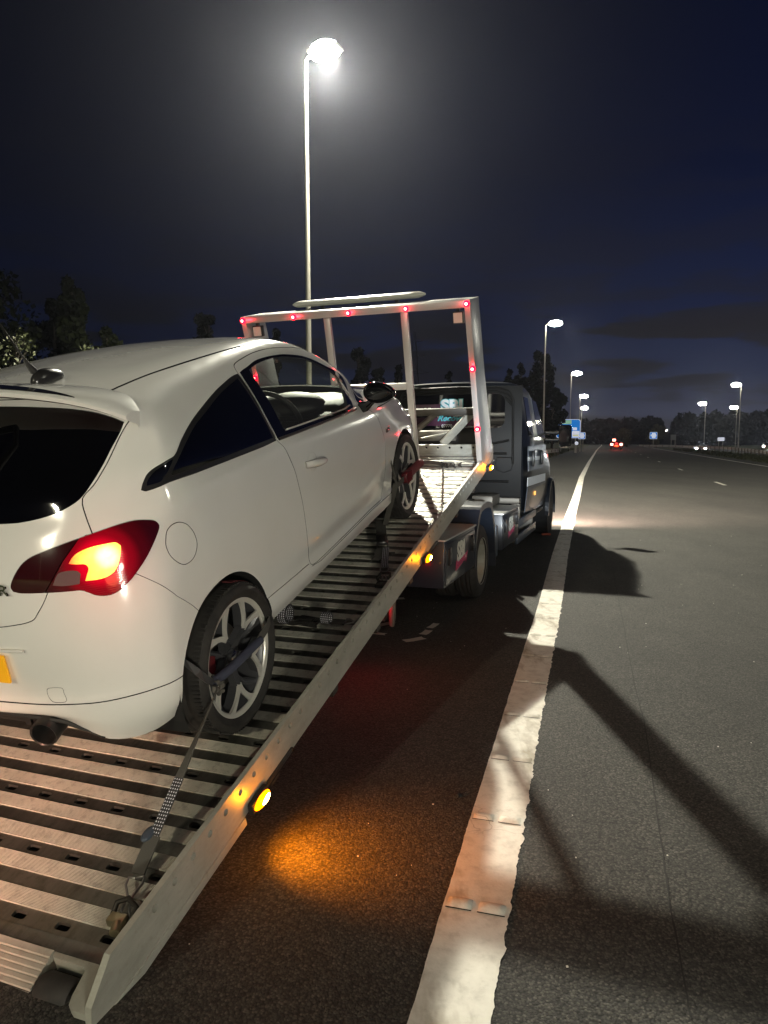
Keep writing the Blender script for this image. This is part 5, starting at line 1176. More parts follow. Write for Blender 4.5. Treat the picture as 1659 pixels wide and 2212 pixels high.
for i in range(9):
    a = rng.uniform(0, 2*PI); p = carp(-.245+rng.uniform(-.014, .014), -.880+rng.uniform(-.012, .006), .330+rng.uniform(-.024, .024)); q = p+Vector(rng.uniform(-1, 1, 3))*.024; s1.tube([p, q], .009, 8)
into(s1, RS).build('buckle', 'webbing', RS, smooth=60)
K = carp(-.252, -.885, .318); A2 = bedp(-.095, .163, -.072); mid = K.lerp(A2, .52)
tail = [K.lerp(mid, i/14) for i in range(15)]
wd0 = (A2-K).cross(Vector((0, -1, .5))).normalized(); wa = Vector((.35, -.75, .5)); wb = (Vector((1, -.25, 0)))
tw = [wa.lerp(wb, (i/14)**2) for i in range(15)]
s1 = MB(); s1.ribbon(tail, tw, .030, .004); into(s1, RS).build('webbing', 'webbing', RS)
s1 = MB(); t2 = [mid.lerp(K.lerp(A2, .84), i/10) for i in range(11)]; s1.ribbon(t2, [wb]*11, .034, .004); into(s1, RS).build('beaded_webbing', 'webbing_beaded', RS)
s1 = MB(); t3 = [K.lerp(A2, .82).lerp(A2, i/6) for i in range(7)]; s1.ribbon(t3, [wb]*7, .046, .007); into(s1, RS).build('webbing', 'webbing', RS)
s1 = MB(); b = bmesh.new(); bmesh.ops.create_uvsphere(b, u_segments=18, v_segments=10, radius=1); c0 = K.lerp(A2, .815)-LL*-.022
for v in b.verts: v.co = c0+U*v.co.x*.035+LL*v.co.y*.020+NN*v.co.z*.012
s1.bm(b); into(s1, RS).build('strap_tag', 'truck_silver', RS, smooth=60)
hk = wire_hook(RS, inv @ bedp(-.215, .118, -.082), (inv.to_3x3() @ (A2-bedp(-.215, .118, -.082))), inv.to_3x3() @ wb, .115)
sh = MB(); sh.tube([bedp(-.235, .085, -.092), bedp(-.205, .080, -.066), bedp(-.190, .118, -.058), bedp(-.205, .150, -.066), bedp(-.240, .150, -.092)], .0085, 10)
into(sh, RS).build('shackle', 'dark_steel', RS, smooth=60)
sh = MB(); sh.box((-.262, .095, -.099), (-.228, .150, -.072), M_BED, bev=.004); sh.tube([bedp(-.285, .100, -.085), bedp(-.255, .112, -.082)], .016, 10); into(sh, RS).build('anchor_block', 'zinc', RS, smooth=40)
# --- coiled spare strap lying on the deck
CS = empty('ratchet_strap', bedp(1.56, .33, -.099), 'coiled ratchet strap with bright beads lying on the deck between sill and rail', 'strap')
def roll(cu, cl, r, w, m, par, name='coil'):
    x = MB(); n = 60; P = [bedp(cu+(r-.0125*i/n)*math.sin(4*PI*i/n)*1.0, cl, -.099+r+.003-(r-.0125*i/n)*math.cos(4*PI*i/n)) for i in range(n+1)]
    x.ribbon(P, [LL]*len(P), w, .0028); return into(x, par).build(name, m, par)
roll(1.545, .468, .056, .048, 'webbing_beaded', CS); roll(1.575, .245, .034, .046, 'webbing_beaded', CS)
x = MB(); x.ribbon([bedp(1.545, .44, -.090), bedp(1.53, .41, -.085), bedp(1.545, .375, -.082)], [U]*3, .045, .003); into(x, CS).build('webbing', 'webbing', CS)
rt = ratchet(CS, CS.matrix_world.inverted() @ M_BED @ Matrix.Translation((1.555, .335, -.090)) @ Matrix.Rotation(R_(82), 4, 'Z'))
x = MB(); x.ribbon([carp(.275, -.85, .33), bedp(1.49, .62, -.070), bedp(1.525, .50, -.090), bedp(1.56, .40, -.088)], [U]*4, .030, .003); into(x, CS).build('webbing', 'webbing', CS)
x = MB(); x.ribbon([bedp(1.58, .22, -.092), bedp(1.585, .18, -.090), bedp(1.59, .15, -.092)], [U]*3, .04, .003); into(x, CS).build('webbing', 'webbing', CS)
ci = CS.matrix_world.inverted(); wire_hook(CS, ci @ bedp(1.60, .075, -.085), ci.to_3x3() @ (LL), ci.to_3x3() @ U, .075)
x = MB(); x.box((1.575, .045, -.099), (1.62, .085, -.080), M_BED, bev=.006); into(x, CS).build('anchor_block', 'dark_steel', CS, smooth=40)
# --- front wheel
FS = empty('wheel_strap', carp(2.4, -.9, .36), 'strap with a red-lit roller across the front wheel, its ratchet hanging down to the deck', 'strap', 'straps holding the car wheels')
x = MB(); x.tube([carp(2.345, -.90, .368), carp(2.73, -.885, .342)], .031, 16); into(x, FS).build('roller', 'webbing_red', FS, smooth=60)  # red lamp light on the roller is put into its colour
x = MB(); M = M_CAR @ Matrix.Translation((2.285, -.905, .372)); x.box((-.055, -.024, -.034), (.055, .020, .034), M, bev=.012)
for i in range(4): x.tube([M @ Vector((-.05+.03*i, -.027, -.036)), M @ Vector((-.045+.03*i, -.027, .036))], .006, 6)
into(x, FS).build('buckle', 'brake_red', FS, smooth=40)  # buckle coloured red for the marker lamp light falling on it
x = MB(); x.ribbon(sag(carp(2.74, -.885, .342), bedp(4.545, .40, -.085), 8, -.01), [NN*.6+U]*9, .028, .004); into(x, FS).build('webbing', 'webbing', FS)
x = MB()
for i in range(16):
    p = bedp(4.50+rng.uniform(-.07, .07), .30+rng.uniform(-.10, .08), -.088+rng.uniform(0, .02)); x.tube([p, p+Vector(rng.uniform(-1, 1, 3))*.035], rng.uniform(.004, .010), 6)
x.ribbon([bedp(4.62, .52, -.09), bedp(4.64, .47, -.083), bedp(4.58, .42, -.09)], [U]*3, .02, .003); into(x, FS).build('hook_pile', 'dark_steel', FS, smooth=50)
x = MB(); x.ribbon([carp(2.32, -.70, .60), carp(2.24, -.80, .58), carp(2.13, -.86, .50), carp(2.075, -.89, .43), carp(2.09, -.90, .37), carp(2.24, -.905, .372)], [NN]*6, .040, .003); into(x, FS).build('webbing', 'webbing', FS)
T0 = carp(2.075, -.895, .385); T1 = bedp(2.90, .375, -.045)
x = MB(); x.ribbon([T0.lerp(T1, i/8) for i in range(9)], [Vector((1, -.2, 0))]*9, .036, .003); into(x, FS).build('webbing', 'webbing', FS)
x = MB(); x.ribbon([bedp(2.98, .440, -.040), bedp(2.84, .385, -.052), bedp(2.69, .330, -.066)], [Vector((1, -.3, 0))]*3, .070, .006); into(x, FS).build('webbing', 'webbing', FS)
fi = FS.matrix_world.inverted()
dv = (bedp(2.45, .235, -.09)-bedp(2.75, .345, -.06)).normalized(); Mr = frame(bedp(2.62, .300, -.062), dv, NN.cross(dv).normalized(), NN); ratchet(FS, fi @ Mr @ Matrix.Scale(1.25, 4))
x = MB(); x.ribbon([bedp(2.56, .30, -.075), bedp(2.46, .265, -.085), bedp(2.40, .27, -.088)], [Vector((1, -.3, 0))]*3, .062, .003); into(x, FS).build('webbing', 'webbing', FS)
x = MB(); x.ribbon([bedp(2.56, .255, -.07), bedp(2.43, .215, -.080), bedp(2.30, .175, -.085)], [Vector((1, -.3, 0))]*3, .044, .004); into(x, FS).build('beaded_webbing', 'webbing_beaded', FS)
wire_hook(FS, fi @ bedp(2.12, .115, -.085), fi.to_3x3() @ (bedp(2.30, .175, -.085)-bedp(2.12, .115, -.085)), fi.to_3x3() @ Vector((1, -.3, 0)), .18)
x = MB(); x.tube([bedp(2.13, .085, -.09), bedp(2.16, .09, -.06), bedp(2.15, .14, -.055), bedp(2.10, .15, -.07), bedp(2.07, .12, -.09)], .009, 10); x.box((2.03, .075, -.099), (2.10, .145, -.078), M_BED, bev=.006); into(x, FS).build('shackle', 'dark_steel', FS, smooth=50)

# ================================================================== ROAD AND VERGES
LINE = [(-9.0, -33.0), (-4.95, -18.0), (-1.58, -5.0), (-.43, -.5), (.162, 1.685), (.45, 2.69), (.766, 3.776), (1.103, 4.955), (1.409, 5.976), (1.72, 7.09), (2.32, 9.226), (3.305, 12.61), (4.05, 15.16), (5.07, 18.6), (8.10, 29.0), (14.67, 50.6), (21.2, 71.8), (31.6, 105.6), (43.9, 145), (60, 196), (98, 320)]
def line_at(n_per=1):
    P = [np.array(p) for p in LINE]; s = np.concatenate([[0], np.cumsum([np.linalg.norm(P[i+1]-P[i]) for i in range(len(P)-1)])]); return np.array(P), s
LP, LS = line_at()
S_NEAR = LS[4]
def on_line(s):
    """point and right-hand unit vector at arc length s along the shoulder line"""
    f = lambda q: np.array([np.interp(q, LS, LP[:, 0]), np.interp(q, LS, LP[:, 1])])
    w = 1.5 if s < S_NEAR+30 else 8
    p = (f(s-w*.4)+f(s)*2+f(s+w*.4))/4 if s > 2 else f(s); t = f(s+w)-f(s-w); t /= np.linalg.norm(t); return p, np.array([t[1], -t[0]])
def sheet(name, o0, o1, s0, s1, z, m, step=2.0, kind='structure'):
    x = MB(); ss = np.arange(s0, s1+.01, step); n = len(ss)
    for s in ss:
        p, r = on_line(s); a = p+r*o0; b = p+r*o1; x.v += [(a[0], a[1], z), (b[0], b[1], z)]
    for i in range(n-1): x.f.append((2*i, 2*i+1, 2*i+3, 2*i+2)); x.m.append(0)
    return tag(x.build(name, m, None), kind=kind)
ST = LS[-1]
road = sheet('road', -3.45, 11.2, 0, ST, 0, 'asphalt')
# ground: grass sheet with a bank beyond the right barrier
g = MB(); xs = np.concatenate([np.arange(-420, -60, 60), np.arange(-60, 140, 5), np.arange(140, 561, 60)]); ys = np.concatenate([np.arange(-200, -40, 40), np.arange(-40, 260, 5), np.arange(260, 641, 60)])
for y in ys:
    for x0 in xs:
        s = np.interp(y, LP[:, 1], LS) if LP[0, 1] <= y <= LP[-1, 1] else (0 if y < 0 else ST); lx = np.interp(y, LP[:, 1], LP[:, 0]) if y > LP[0, 1] else LP[0, 0]+(y-LP[0, 1])*.28
        off = (x0-lx)*.955; z = -.03
        if off > 17: z -= min(.42, (off-17)*.12)
        if off < -6: z += min(1.3, (-6-off)*.07)
        g.v.append((float(x0), float(y), float(z)))
nx = len(xs)
for j in range(len(ys)-1):
    for i in range(nx-1): g.f.append((j*nx+i, j*nx+i+1, (j+1)*nx+i+1, (j+1)*nx+i)); g.m.append(0)
tag(g.build('ground', 'grass', None, smooth=60), kind='structure')
sheet('far_carriageway', 21.5, 30.0, 0, ST, -.40, 'asphalt')
# shoulder line with ragged right edge and raised ribs
ln = MB(); ss = np.concatenate([np.arange(S_NEAR-6, S_NEAR+16, .012), np.arange(S_NEAR+16, ST-60, .5)])
rg = rng.normal(0, 1, 8000); k_ = np.convolve(rg, np.ones(5)/5, 'same')[:len(ss)]; k2 = np.convolve(rng.normal(0, 1, 8000), np.ones(60)/60, 'same')[:len(ss)]; k3 = np.convolve(rng.normal(0, 1, 8000), np.ones(7)/7, 'same')[:len(ss)]
for i, s in enumerate(ss):
    p, r = on_line(s); near = max(0, 1-max(0, s-S_NEAR-5)/9) if s < S_NEAR+16 else 0
    a = p-r*(.100+.0022*k3[i]*near); b = p+r*(.100+(.0115*abs(k_[i])+.012*k2[i])*near+.004*near); ln.v += [(a[0], a[1], .004), (b[0], b[1], .004)]
for i in range(len(ss)-1): ln.f.append((2*i, 2*i+1, 2*i+3, 2*i+2)); ln.m.append(0)
for j in range(0, 60):   # ribs: two raised pads every 0.555 m
    s = S_NEAR+.48+.555*(j-6); p, r = on_line(s); t = np.array([-r[1], r[0]]); h = .0075
    for a0, a1, sk in ((-.092, -.008, rng.uniform(-.004, .004)), (.010, .098, rng.uniform(-.004, .004))):
        nx_, ny_ = 10, 5; base = len(ln.v)
        for iy in range(ny_):
            for ix in range(nx_):
                u, v = ix/(nx_-1), iy/(ny_-1); e = (1-abs(2*u-1)**6)*(1-abs(2*v-1)**3); q = p+r*(a0+(a1-a0)*(.02+.96*u))+t*((v-.5)*.058*(1-.15*abs(2*u-1)**3)+sk); ln.v.append((q[0], q[1], .0045+h*e*(1+rng.uniform(-.06, .06))))
        for iy in range(ny_-1):
            for ix in range(nx_-1): ln.f.append((base+iy*nx_+ix, base+iy*nx_+ix+1, base+(iy+1)*nx_+ix+1, base+(iy+1)*nx_+ix)); ln.m.append(0)
        q0 = p+r*a0+t*(-.034); q1 = p+r*a1+t*(-.034); q2 = p+r*a1+t*(-.0285); q3 = p+r*a0+t*(-.0285); ln.mi = 1; ln.add([(q[0], q[1], .0062) for q in (q0, q1, q2, q3)], [(0, 1, 2, 3)]); ln.mi = 0
tag(ln.build('edge_line', ['line_paint', 'seam'], None, smooth=50), kind='structure')
sheet('right_edge_line', 9.80, 10.0, 0, ST-40, .004, 'road_paint')
for i, yv in enumerate((1, 13.6, 25.9, 37.9, 51.2, 63.6, 75.5, 87.5, 99.5, 112, 125)):
    s = np.interp(yv, LP[:, 1], LS); x = MB(); vs = []
    for ds in (-1.0, 1.0):
        p, r = on_line(s+ds); vs += [(*(p+r*4.62), .004), (*(p+r*4.74), .004)]
    x.add(vs, [(0, 1, 3, 2)]); tag(x.build('lane_mark', 'road_paint', None), kind='structure')
# tarred joint in the lane and pale patches painted for light leaking onto the shoulder
sx = MB(); J = [(.80, 1.7), (.93, 2.16), (1.08, 2.65), (1.19, 3.0), (1.38, 3.62), (1.52, 4.14), (1.69, 4.74), (1.96, 5.67), (2.2, 6.51), (2.52, 7.64), (3.5, 11.0), (4.58, 14.67), (6.2, 20)]
Js = smooth_loop(J, 14, closed=False)
for i, p in enumerate(Js):
    q = Js[min(i+1, len(Js)-1)]-Js[max(i-1, 0)]; q = q/np.linalg.norm(q); nrm = np.array([q[1], -q[0]]); w = .0018+.0015*rng.rand(); o_ = nrm*rng.normal(0, .0012); a = p+nrm*w+o_; b = p-nrm*w+o_; sx.v += [(a[0], a[1], .004), (b[0], b[1], .004)]
for i in range(len(Js)-1): sx.f.append((2*i, 2*i+1, 2*i+3, 2*i+2)); sx.m.append(0)
tag(sx.build('road_joint', 'seam', None), kind='structure')
lw = MB()
for (x0, y0, l_, w_, a_) in ((-.05, 5.62, .34, .07, 40), (-.15, 5.42, .36, .06, -20), (.40, 5.62, .16, .06, 65), (.33, 5.42, .14, .07, 65), (.23, 5.22, .18, .08, 30), (1.2, 8.5, .2, .10, 20), (.1, 6.6, .2, .08, 10)):
    c, s_ = math.cos(R_(a_)), math.sin(R_(a_)); P = [(-.5, -.4), (-.2, -.5), (.5, -.42), (.45, .1), (.5, .5), (-.1, .4), (-.5, .5)]
    lw.add([(x0+c*px*l_-s_*py*w_, y0+s_*px*l_+c*py*w_, .004) for px, py in P], [tuple(range(7))])
tag(lw.build('lit_patch', 'road_paint', None), kind='structure')
gv = MB()   # loose grit
for i in range(130):
    p, r = on_line(S_NEAR+abs(rng.normal(0, 5))); o_ = rng.uniform(-2.0, 3.0); q = p+r*o_; s = rng.uniform(.0015, .0035); gv.box((q[0]-s, q[1]-s, .0005), (q[0]+s, q[1]+s*.8, .0005+s*1.1))
tag(gv.build('grit', 'road_paint', None), kind='stuff')
# litter
lt = MB(); b = bmesh.new(); bmesh.ops.create_icosphere(b, subdivisions=2, radius=1)
for v in b.verts: v.co = Vector((v.co.x*.022, v.co.y*.016, abs(v.co.z)*.012))*(1+rng.uniform(-.25, .25))
lt.bm(b, Matrix.Translation((.312, 2.86, .003)) @ Matrix.Rotation(.6, 4, 'Z')); tag(lt.build('clod', 'seam', None, smooth=60), 'small dark clod lying against the left side of the white shoulder line', 'debris')
lt = MB(); lt.box((2.50, 11.10, .003), (2.64, 11.16, .035), bev=.01); tag(lt.build('litter', 'litter_red', None, smooth=40), 'small red scrap of litter on the shoulder beside the truck cab', 'litter')

# ---------------- barriers
def barrier(name, pts, label, spacing=3.0, h=.66):
    C_ = smooth_loop(pts, 8, closed=False)+[np.array(pts[-1], float)]; s = np.concatenate([[0], np.cumsum([np.linalg.norm(C_[i+1]-C_[i]) for i in range(len(C_)-1)])]); C_ = np.array(C_)
    root = empty(name, Vector((*C_[0], 0)), label, 'barrier', 'steel barriers beside the road'); x = MB()
    prof = [(0, -.155), (.03, -.14), (.04, -.10), (0, -.05), (0, .05), (.04, .10), (.03, .14), (0, .155)]
    for i, p in enumerate(C_):
        t = C_[min(i+1, len(C_)-1)]-C_[max(i-1, 0)]; t /= np.linalg.norm(t); n = np.array([t[1], -t[0]])
        for a, b_ in prof: q = p+n*a-C_[0]; x.v.append((q[0], q[1], h-.155+b_))
    m = len(prof)
    for i in range(len(C_)-1):
        for k in range(m-1): x.f.append((i*m+k, i*m+k+1, (i+1)*m+k+1, (i+1)*m+k)); x.m.append(0)
    x.build('beam', 'frame_rail', root, smooth=50)
    for d in np.arange(.5, s[-1], spacing):
        q = np.array([np.interp(d, s, C_[:, 0]), np.interp(d, s, C_[:, 1])])-C_[0]; y = MB(); y.box((q[0]-.05, q[1]-.03, -.45), (q[0]+.05, q[1]+.06, h-.02), bev=.01); y.build('post', 'frame_post', root)
    return root
mat('frame_rail', (.42, .37, .30), .5, .3); mat('frame_post', (.16, .13, .10), .7)
barrier('guard_rail', [(19, 31), (25, 43.5), (28.5, 51), (31.6, 58.5), (34.6, 65.9), (43.0, 88.4), (48.0, 109), (49.0, 125), (48.8, 136)], 'long low steel barrier curving along the far right side of the road')
barrier('guard_rail', [(-.5, 22), (3.6, 34), (10.3, 52), (14.9, 64), (17.9, 73), (17.0, 76)], 'steel barrier on the left verge ending behind the truck mirror', 2.4)

# ---------------- street lamps
def street_lamp(x, y, H, arm, label, group, energy=0, far=False, head=1.0, col=LED):
    head *= 1.4
    root = empty('street_lamp', (x, y, 0), label, 'street lamp', group)
    p = MB(); p.tube([(0, 0, -.5), (0, 0, 1.2), (0, 0, 1.21), (0, 0, H*.6), (0, 0, H-.05)], [.10, .10, .078, .062, .045], 14); p.build('pole', 'pole_steel', root, smooth=60)
    d = Vector((arm[0], arm[1], 0)); L_ = d.length; d.normalize(); s = Vector((-d.y, d.x, 0)); hc = d*L_
    a = MB(); a.tube([(0, 0, H-.10), d*.06+Vector((0, 0, H)), hc*.7+Vector((0, 0, H+.06))], [.045, .04, .03], 10); a.build('arm', 'pole_steel', root, smooth=60)
    M = frame(hc+Vector((0, 0, H+.04)), d, s, Vector((0, 0, 1)))
    h = MB(); h.box((-.30*head, -.13*head, 0), (.30*head, .13*head, .07), M, bev=.02); h.build('luminaire', 'pole_steel', root, smooth=40)
    e = MB(); b_ = bmesh.new(); bmesh.ops.create_uvsphere(b_, u_segments=24, v_segments=16, radius=1); rx, ry, rz = (.40, .30, .22) if not far else (.26*head, .16*head, .11*head)  # lens ball oversized so its shape stands in for lamp glare
    for v in b_.verts: v.co = (v.co.x*rx, v.co.y*ry, .02+v.co.z*rz)
    e.bm(b_, M); e.build('lens', 'lamp_far' if far else 'lamp_white', root, smooth=60)
    if energy: lamp('lamp_light', 'SPOT', hc+Vector((0, 0, H-(.22 if not far else .06))), energy, col, .16, parent=root, rot=(0, 0, 0), spot=168, blend=.35)
    return root
G1 = 'street lamps along the left side of the road'; G2 = 'street lamps along the right side of the road'; G3 = 'far street lamps among the dark trees'
street_lamp(-1.96, 18.75, 11, (.50, -.22), 'tall street lamp shining brightly above the truck headboard', G1, E_NEAR)
for x, y, ex_, lb in ((-17.0, -22.4, 8500, 'street lamp standing behind the camera on the left'),): street_lamp(x, y, 11, (.9, -.3), lb, G1, ex_*1.55, col=(1, .92, .62))
for (x, y, lb, en) in ((13.35, 59.7, 'nearest lit street lamp to the right of the truck cab', 13000), (27.0, 103.5, 'second lit street lamp beyond the truck cab, over the blue sign', 9000), (42.8, 156.2, 'third lit street lamp beyond the truck, right of the blue sign', 0), (59.0, 213.2, 'fourth and smallest lit street lamp in the row beyond the truck', 0)):
    street_lamp(x, y, 11, (.75, -.25), lb, G1, en, True, 1.0+y*.009)
for (x, y, lb, en) in ((61.8, 124.0, 'tallest street lamp at the right, its head turned to the left', 0), (84.6, 188.0, 'street lamp left of the tallest one above the long barrier', 0), (103.5, 209.5, 'street lamp just behind the tallest one at the right', 0), (190.5, 363.5, 'small street lamp close to the right edge of the photo', 0), (14.9, 1.4, 'street lamp beside the right edge of the road, level with the car', 1200), (30.5, 42.3, 'street lamp on the right verge before the barrier', 6000)):
    street_lamp(x, y, 11, (-.75, .25), lb, G2, en, True, 1.0+max(y, 0)*.009)
for i, (x, y, lb) in enumerate(((112.4, 369, 'far lamp with a long bright pole left of the red tail lights'), (182.7, 613, 'faintest far lamp beside the blue sign row'), (174.4, 537, 'far lamp directly above the distant car'), (221.7, 630, 'far lamp low behind the distant car'), (235, 625, 'far lamp standing alone between car and small blue sign'), (135.7, 376, 'brightest far lamp left of the small blue sign'), (232, 625, 'far lamp at the left of the bright bush'), (262, 625, 'far lamp just right of the small blue sign'), (236, 600, 'far lamp in the middle of the bright bush'), (244, 615, 'far lamp over the small blue sign'))):
    street_lamp(x, y, 10, (-.6, .2), lb, G3, 0, True, 3.0 if y > 400 else 2.0)

# ---------------- signs
def sign(name, x, y, z0, w, h, label, draw, cat='road sign', posts=(-.3, .3), yaw=0.0, grp=None, back='sign_grey'):
    root = empty(name, Matrix.Translation((x, y, 0)) @ Matrix.Rotation(yaw, 4, 'Z'), label, cat, grp)
    p = MB(); p.prism(rounded(-w/2, w/2, z0, z0+h, min(w, h)*.06), 1, 0, .03); PN = p.build('panel', back, root)
    for k in posts: q = MB(); q.box((w*k-.05, .04, -.4), (w*k+.05, .14, z0+h*.8)); q.build('post', 'pole_steel', root)
    draw(root, w, h, z0); return root
def patch(root, l0, l1, z0, z1, m, o=.006):
    x = MB(); x.prism(rounded(l0, l1, z0, z1, min(l1-l0, z1-z0)*.12, 3), 1, -o, -o+.003); return x.build('sign_face', m, root)
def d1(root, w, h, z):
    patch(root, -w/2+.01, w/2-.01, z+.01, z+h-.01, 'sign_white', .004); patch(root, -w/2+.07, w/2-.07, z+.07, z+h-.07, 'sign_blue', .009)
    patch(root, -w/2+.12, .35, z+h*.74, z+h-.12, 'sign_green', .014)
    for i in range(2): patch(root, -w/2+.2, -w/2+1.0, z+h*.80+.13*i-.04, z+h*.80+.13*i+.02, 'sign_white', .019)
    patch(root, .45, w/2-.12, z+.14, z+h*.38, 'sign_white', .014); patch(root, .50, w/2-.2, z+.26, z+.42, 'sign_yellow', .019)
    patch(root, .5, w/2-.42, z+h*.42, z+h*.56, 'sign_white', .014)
sign('direction_sign', 22.0, 85, 1.75, 2.80, 2.25, 'large blue direction sign with a green panel, half hidden by the truck mirror', d1, yaw=-.25)
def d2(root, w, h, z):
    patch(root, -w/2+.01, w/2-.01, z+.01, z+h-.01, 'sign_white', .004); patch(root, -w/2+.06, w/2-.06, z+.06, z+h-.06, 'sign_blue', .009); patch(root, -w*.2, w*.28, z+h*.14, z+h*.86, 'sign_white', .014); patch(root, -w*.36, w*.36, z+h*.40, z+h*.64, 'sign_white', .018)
sign('motorway_sign', 26.4, 95, 1.65, .95, .90, 'small blue and white sign just right of the large blue sign', d2, posts=(-.2, .2), yaw=-.25)
sign('motorway_sign', 53.0, 140, 1.75, 1.42, 1.35, 'small blue and white sign standing beyond the far end of the barrier', d2, posts=(0,), yaw=-.35)
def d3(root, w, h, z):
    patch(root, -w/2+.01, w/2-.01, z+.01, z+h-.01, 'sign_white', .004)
for x, y, z, w, lb in ((22.75, 84, .95, .42, 'small round white sign below the large blue sign'),):
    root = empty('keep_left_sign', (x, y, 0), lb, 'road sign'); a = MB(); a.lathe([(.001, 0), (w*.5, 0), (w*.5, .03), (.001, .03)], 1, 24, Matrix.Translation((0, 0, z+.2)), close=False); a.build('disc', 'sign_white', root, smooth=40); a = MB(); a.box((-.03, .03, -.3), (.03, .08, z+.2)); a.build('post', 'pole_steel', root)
def d4(root, w, h, z): pass
sign('sign_back', 67.5, 166, 1.55, 1.2, 1.25, 'back of a grey sign on two posts behind the barrier', d4, posts=(-.35, .35), yaw=-.3)
sign('white_sign', 72.0, 152, 1.35, 1.35, .75, 'low white sign behind the barrier near the tall right lamp', d3, posts=(-.3, .3), yaw=-.3)
mat('marker_white', (.8, .8, .8), .4, emit=(.8, .85, 1), es=.7)  # posts emit a little to imitate headlight thrown back
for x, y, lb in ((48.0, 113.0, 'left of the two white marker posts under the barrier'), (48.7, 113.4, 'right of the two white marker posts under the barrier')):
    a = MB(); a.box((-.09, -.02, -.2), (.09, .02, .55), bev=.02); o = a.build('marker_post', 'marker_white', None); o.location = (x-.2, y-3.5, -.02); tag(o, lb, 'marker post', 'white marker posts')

# ---------------- vehicles on the road
def simple_car(x, y, heading, label, name, front_lit=False, rear_lit=False, z=0.0, body='car_dark'):
    root = empty(name, Matrix.Translation((x, y, z)) @ Matrix.Rotation(heading, 4, 'Z'), label, 'car')
    # local: +y = forward
    L_ = [(.30, .86, -2.05, 2.05), (.55, .90, -2.10, 2.12), (.82, .89, -2.05, 2.05), (.95, .84, -1.98, 1.30), (1.20, .72, -1.75, .75), (1.42, .62, -1.45, .35), (1.47, .50, -1.2, .15)]
    b = MB(); n = 32
    for zz, w, y0, y1 in L_:
        c, h = (y0+y1)/2, (y1-y0)/2
        for k in range(n):
            a = 2*PI*k/n; ca, sa = math.cos(a), math.sin(a); r = (abs(ca)**5+abs(sa)**5)**(-1/5); b.v.append((w*sa*r, c+h*ca*r, zz))
    for i in range(len(L_)-1):
        for k in range(n): b.f.append((i*n+k, i*n+(k+1) % n, (i+1)*n+(k+1) % n, (i+1)*n+k)); b.m.append(0)
    b.f.append(tuple(range(n-1, -1, -1))); b.f.append(tuple((len(L_)-1)*n+k for k in range(n))); b.m += [0, 0]; b.build('body', body, root, smooth=40)
    for sx_ in (-1, 1):
        for yy in (-1.3, 1.3):
            w = MB(); w.lathe([(.001, -.10), (.28, -.10), (.32, -.07), (.32, .07), (.28, .10), (.001, .10)], 0, 24, Matrix.Translation((sx_*.78, yy, .32)), close=False); w.build('wheel', 'rubber', root, smooth=40)
    g_ = MB(); g_.box((-.60, -2.02, .98), (.60, -1.72, 1.30), Matrix.Rotation(0, 4, 'X'), bev=.03); g_.build('rear_window', 'gloss_black', root, smooth=40)
    g_ = MB(); g_.box((-.62, .55, .98), (.62, 1.05, 1.28), bev=.05); g_.build('windscreen', 'gloss_black', root, smooth=40)
    for sx_ in (-1, 1):
        t = MB(); t.box((sx_*.70-.20, -2.18, .68), (sx_*.70+.20, -2.00, 1.0), bev=.04); t.build('tail_lamp', 'red_core' if rear_lit else 'tail_lens_dark', root, smooth=40)
        t = MB(); t.box((sx_*.66-.14, 2.02, .62), (sx_*.66+.14, 2.16, .78), bev=.04); t.build('headlamp', 'lamp_white' if front_lit else 'lamp_glass', root, smooth=40)
    p = MB(); p.box((-.26, -2.14, .55), (.26, -2.10, .66)); p.build('number_plate', 'plate_yellow', root)
    if rear_lit:
        t = MB(); t.box((-.58, -1.82, 1.36), (-.14, -1.66, 1.70), bev=.04); t.build('high_brake_lamp', 'red_core', root, smooth=40)
        lamp('tail_glow', 'POINT', (0, -2.5, .8), 260, (1, .05, .04), .3, parent=root)
    if front_lit:
        for sx_ in (-1, 1): lamp('headlamp_beam', 'SPOT', (sx_*.66, 2.3, .7), 900, (.85, .93, 1.0), .1, parent=root, rot=(R_(84), 0, 0), spot=80, blend=1)
    return root
simple_car(37.4, 114.5, -.30, 'distant car driving away with bright red tail lights', 'distant_car', rear_lit=True)
simple_car(77.0, 143.0, PI-.42, 'oncoming car with glaring white headlights at the right edge', 'oncoming_car', front_lit=True, z=-.42)
simple_car(52.6, 118.0, PI-.40, 'oncoming car whose headlights show beneath the barrier', 'oncoming_car', front_lit=True, z=-.52)

# ---------------- trees
def leaf_cards(pts, size, jit=.5):
    n = len(pts); V = np.zeros((n, 4, 3)); a = rng.normal(size=(n, 3)); a /= np.linalg.norm(a, axis=1, keepdims=True); b = rng.normal(size=(n, 3)); b -= a*(a*b).sum(1, keepdims=True); b /= np.linalg.norm(b, axis=1, keepdims=True)
    s = size*(1+jit*rng.uniform(-1, 1, (n, 1)))
    V[:, 0] = pts-a*s*.5; V[:, 1] = pts+b*s*.28; V[:, 2] = pts+a*s*.5; V[:, 3] = pts-b*s*.28; return V.reshape(-1, 3)
def mesh_quads(name, V, m, parent):
    n = len(V)//4; me = bpy.data.meshes.new(name); me.vertices.add(len(V)); me.vertices.foreach_set('co', V.ravel()); me.loops.add(4*n); me.loops.foreach_set('vertex_index', np.arange(4*n)); me.polygons.add(n); me.polygons.foreach_set('loop_start', np.arange(n)*4); me.update(); me.materials.append(MT[m])
    o = bpy.data.objects.new(name, me); COL.objects.link(o); o.parent = parent; return o
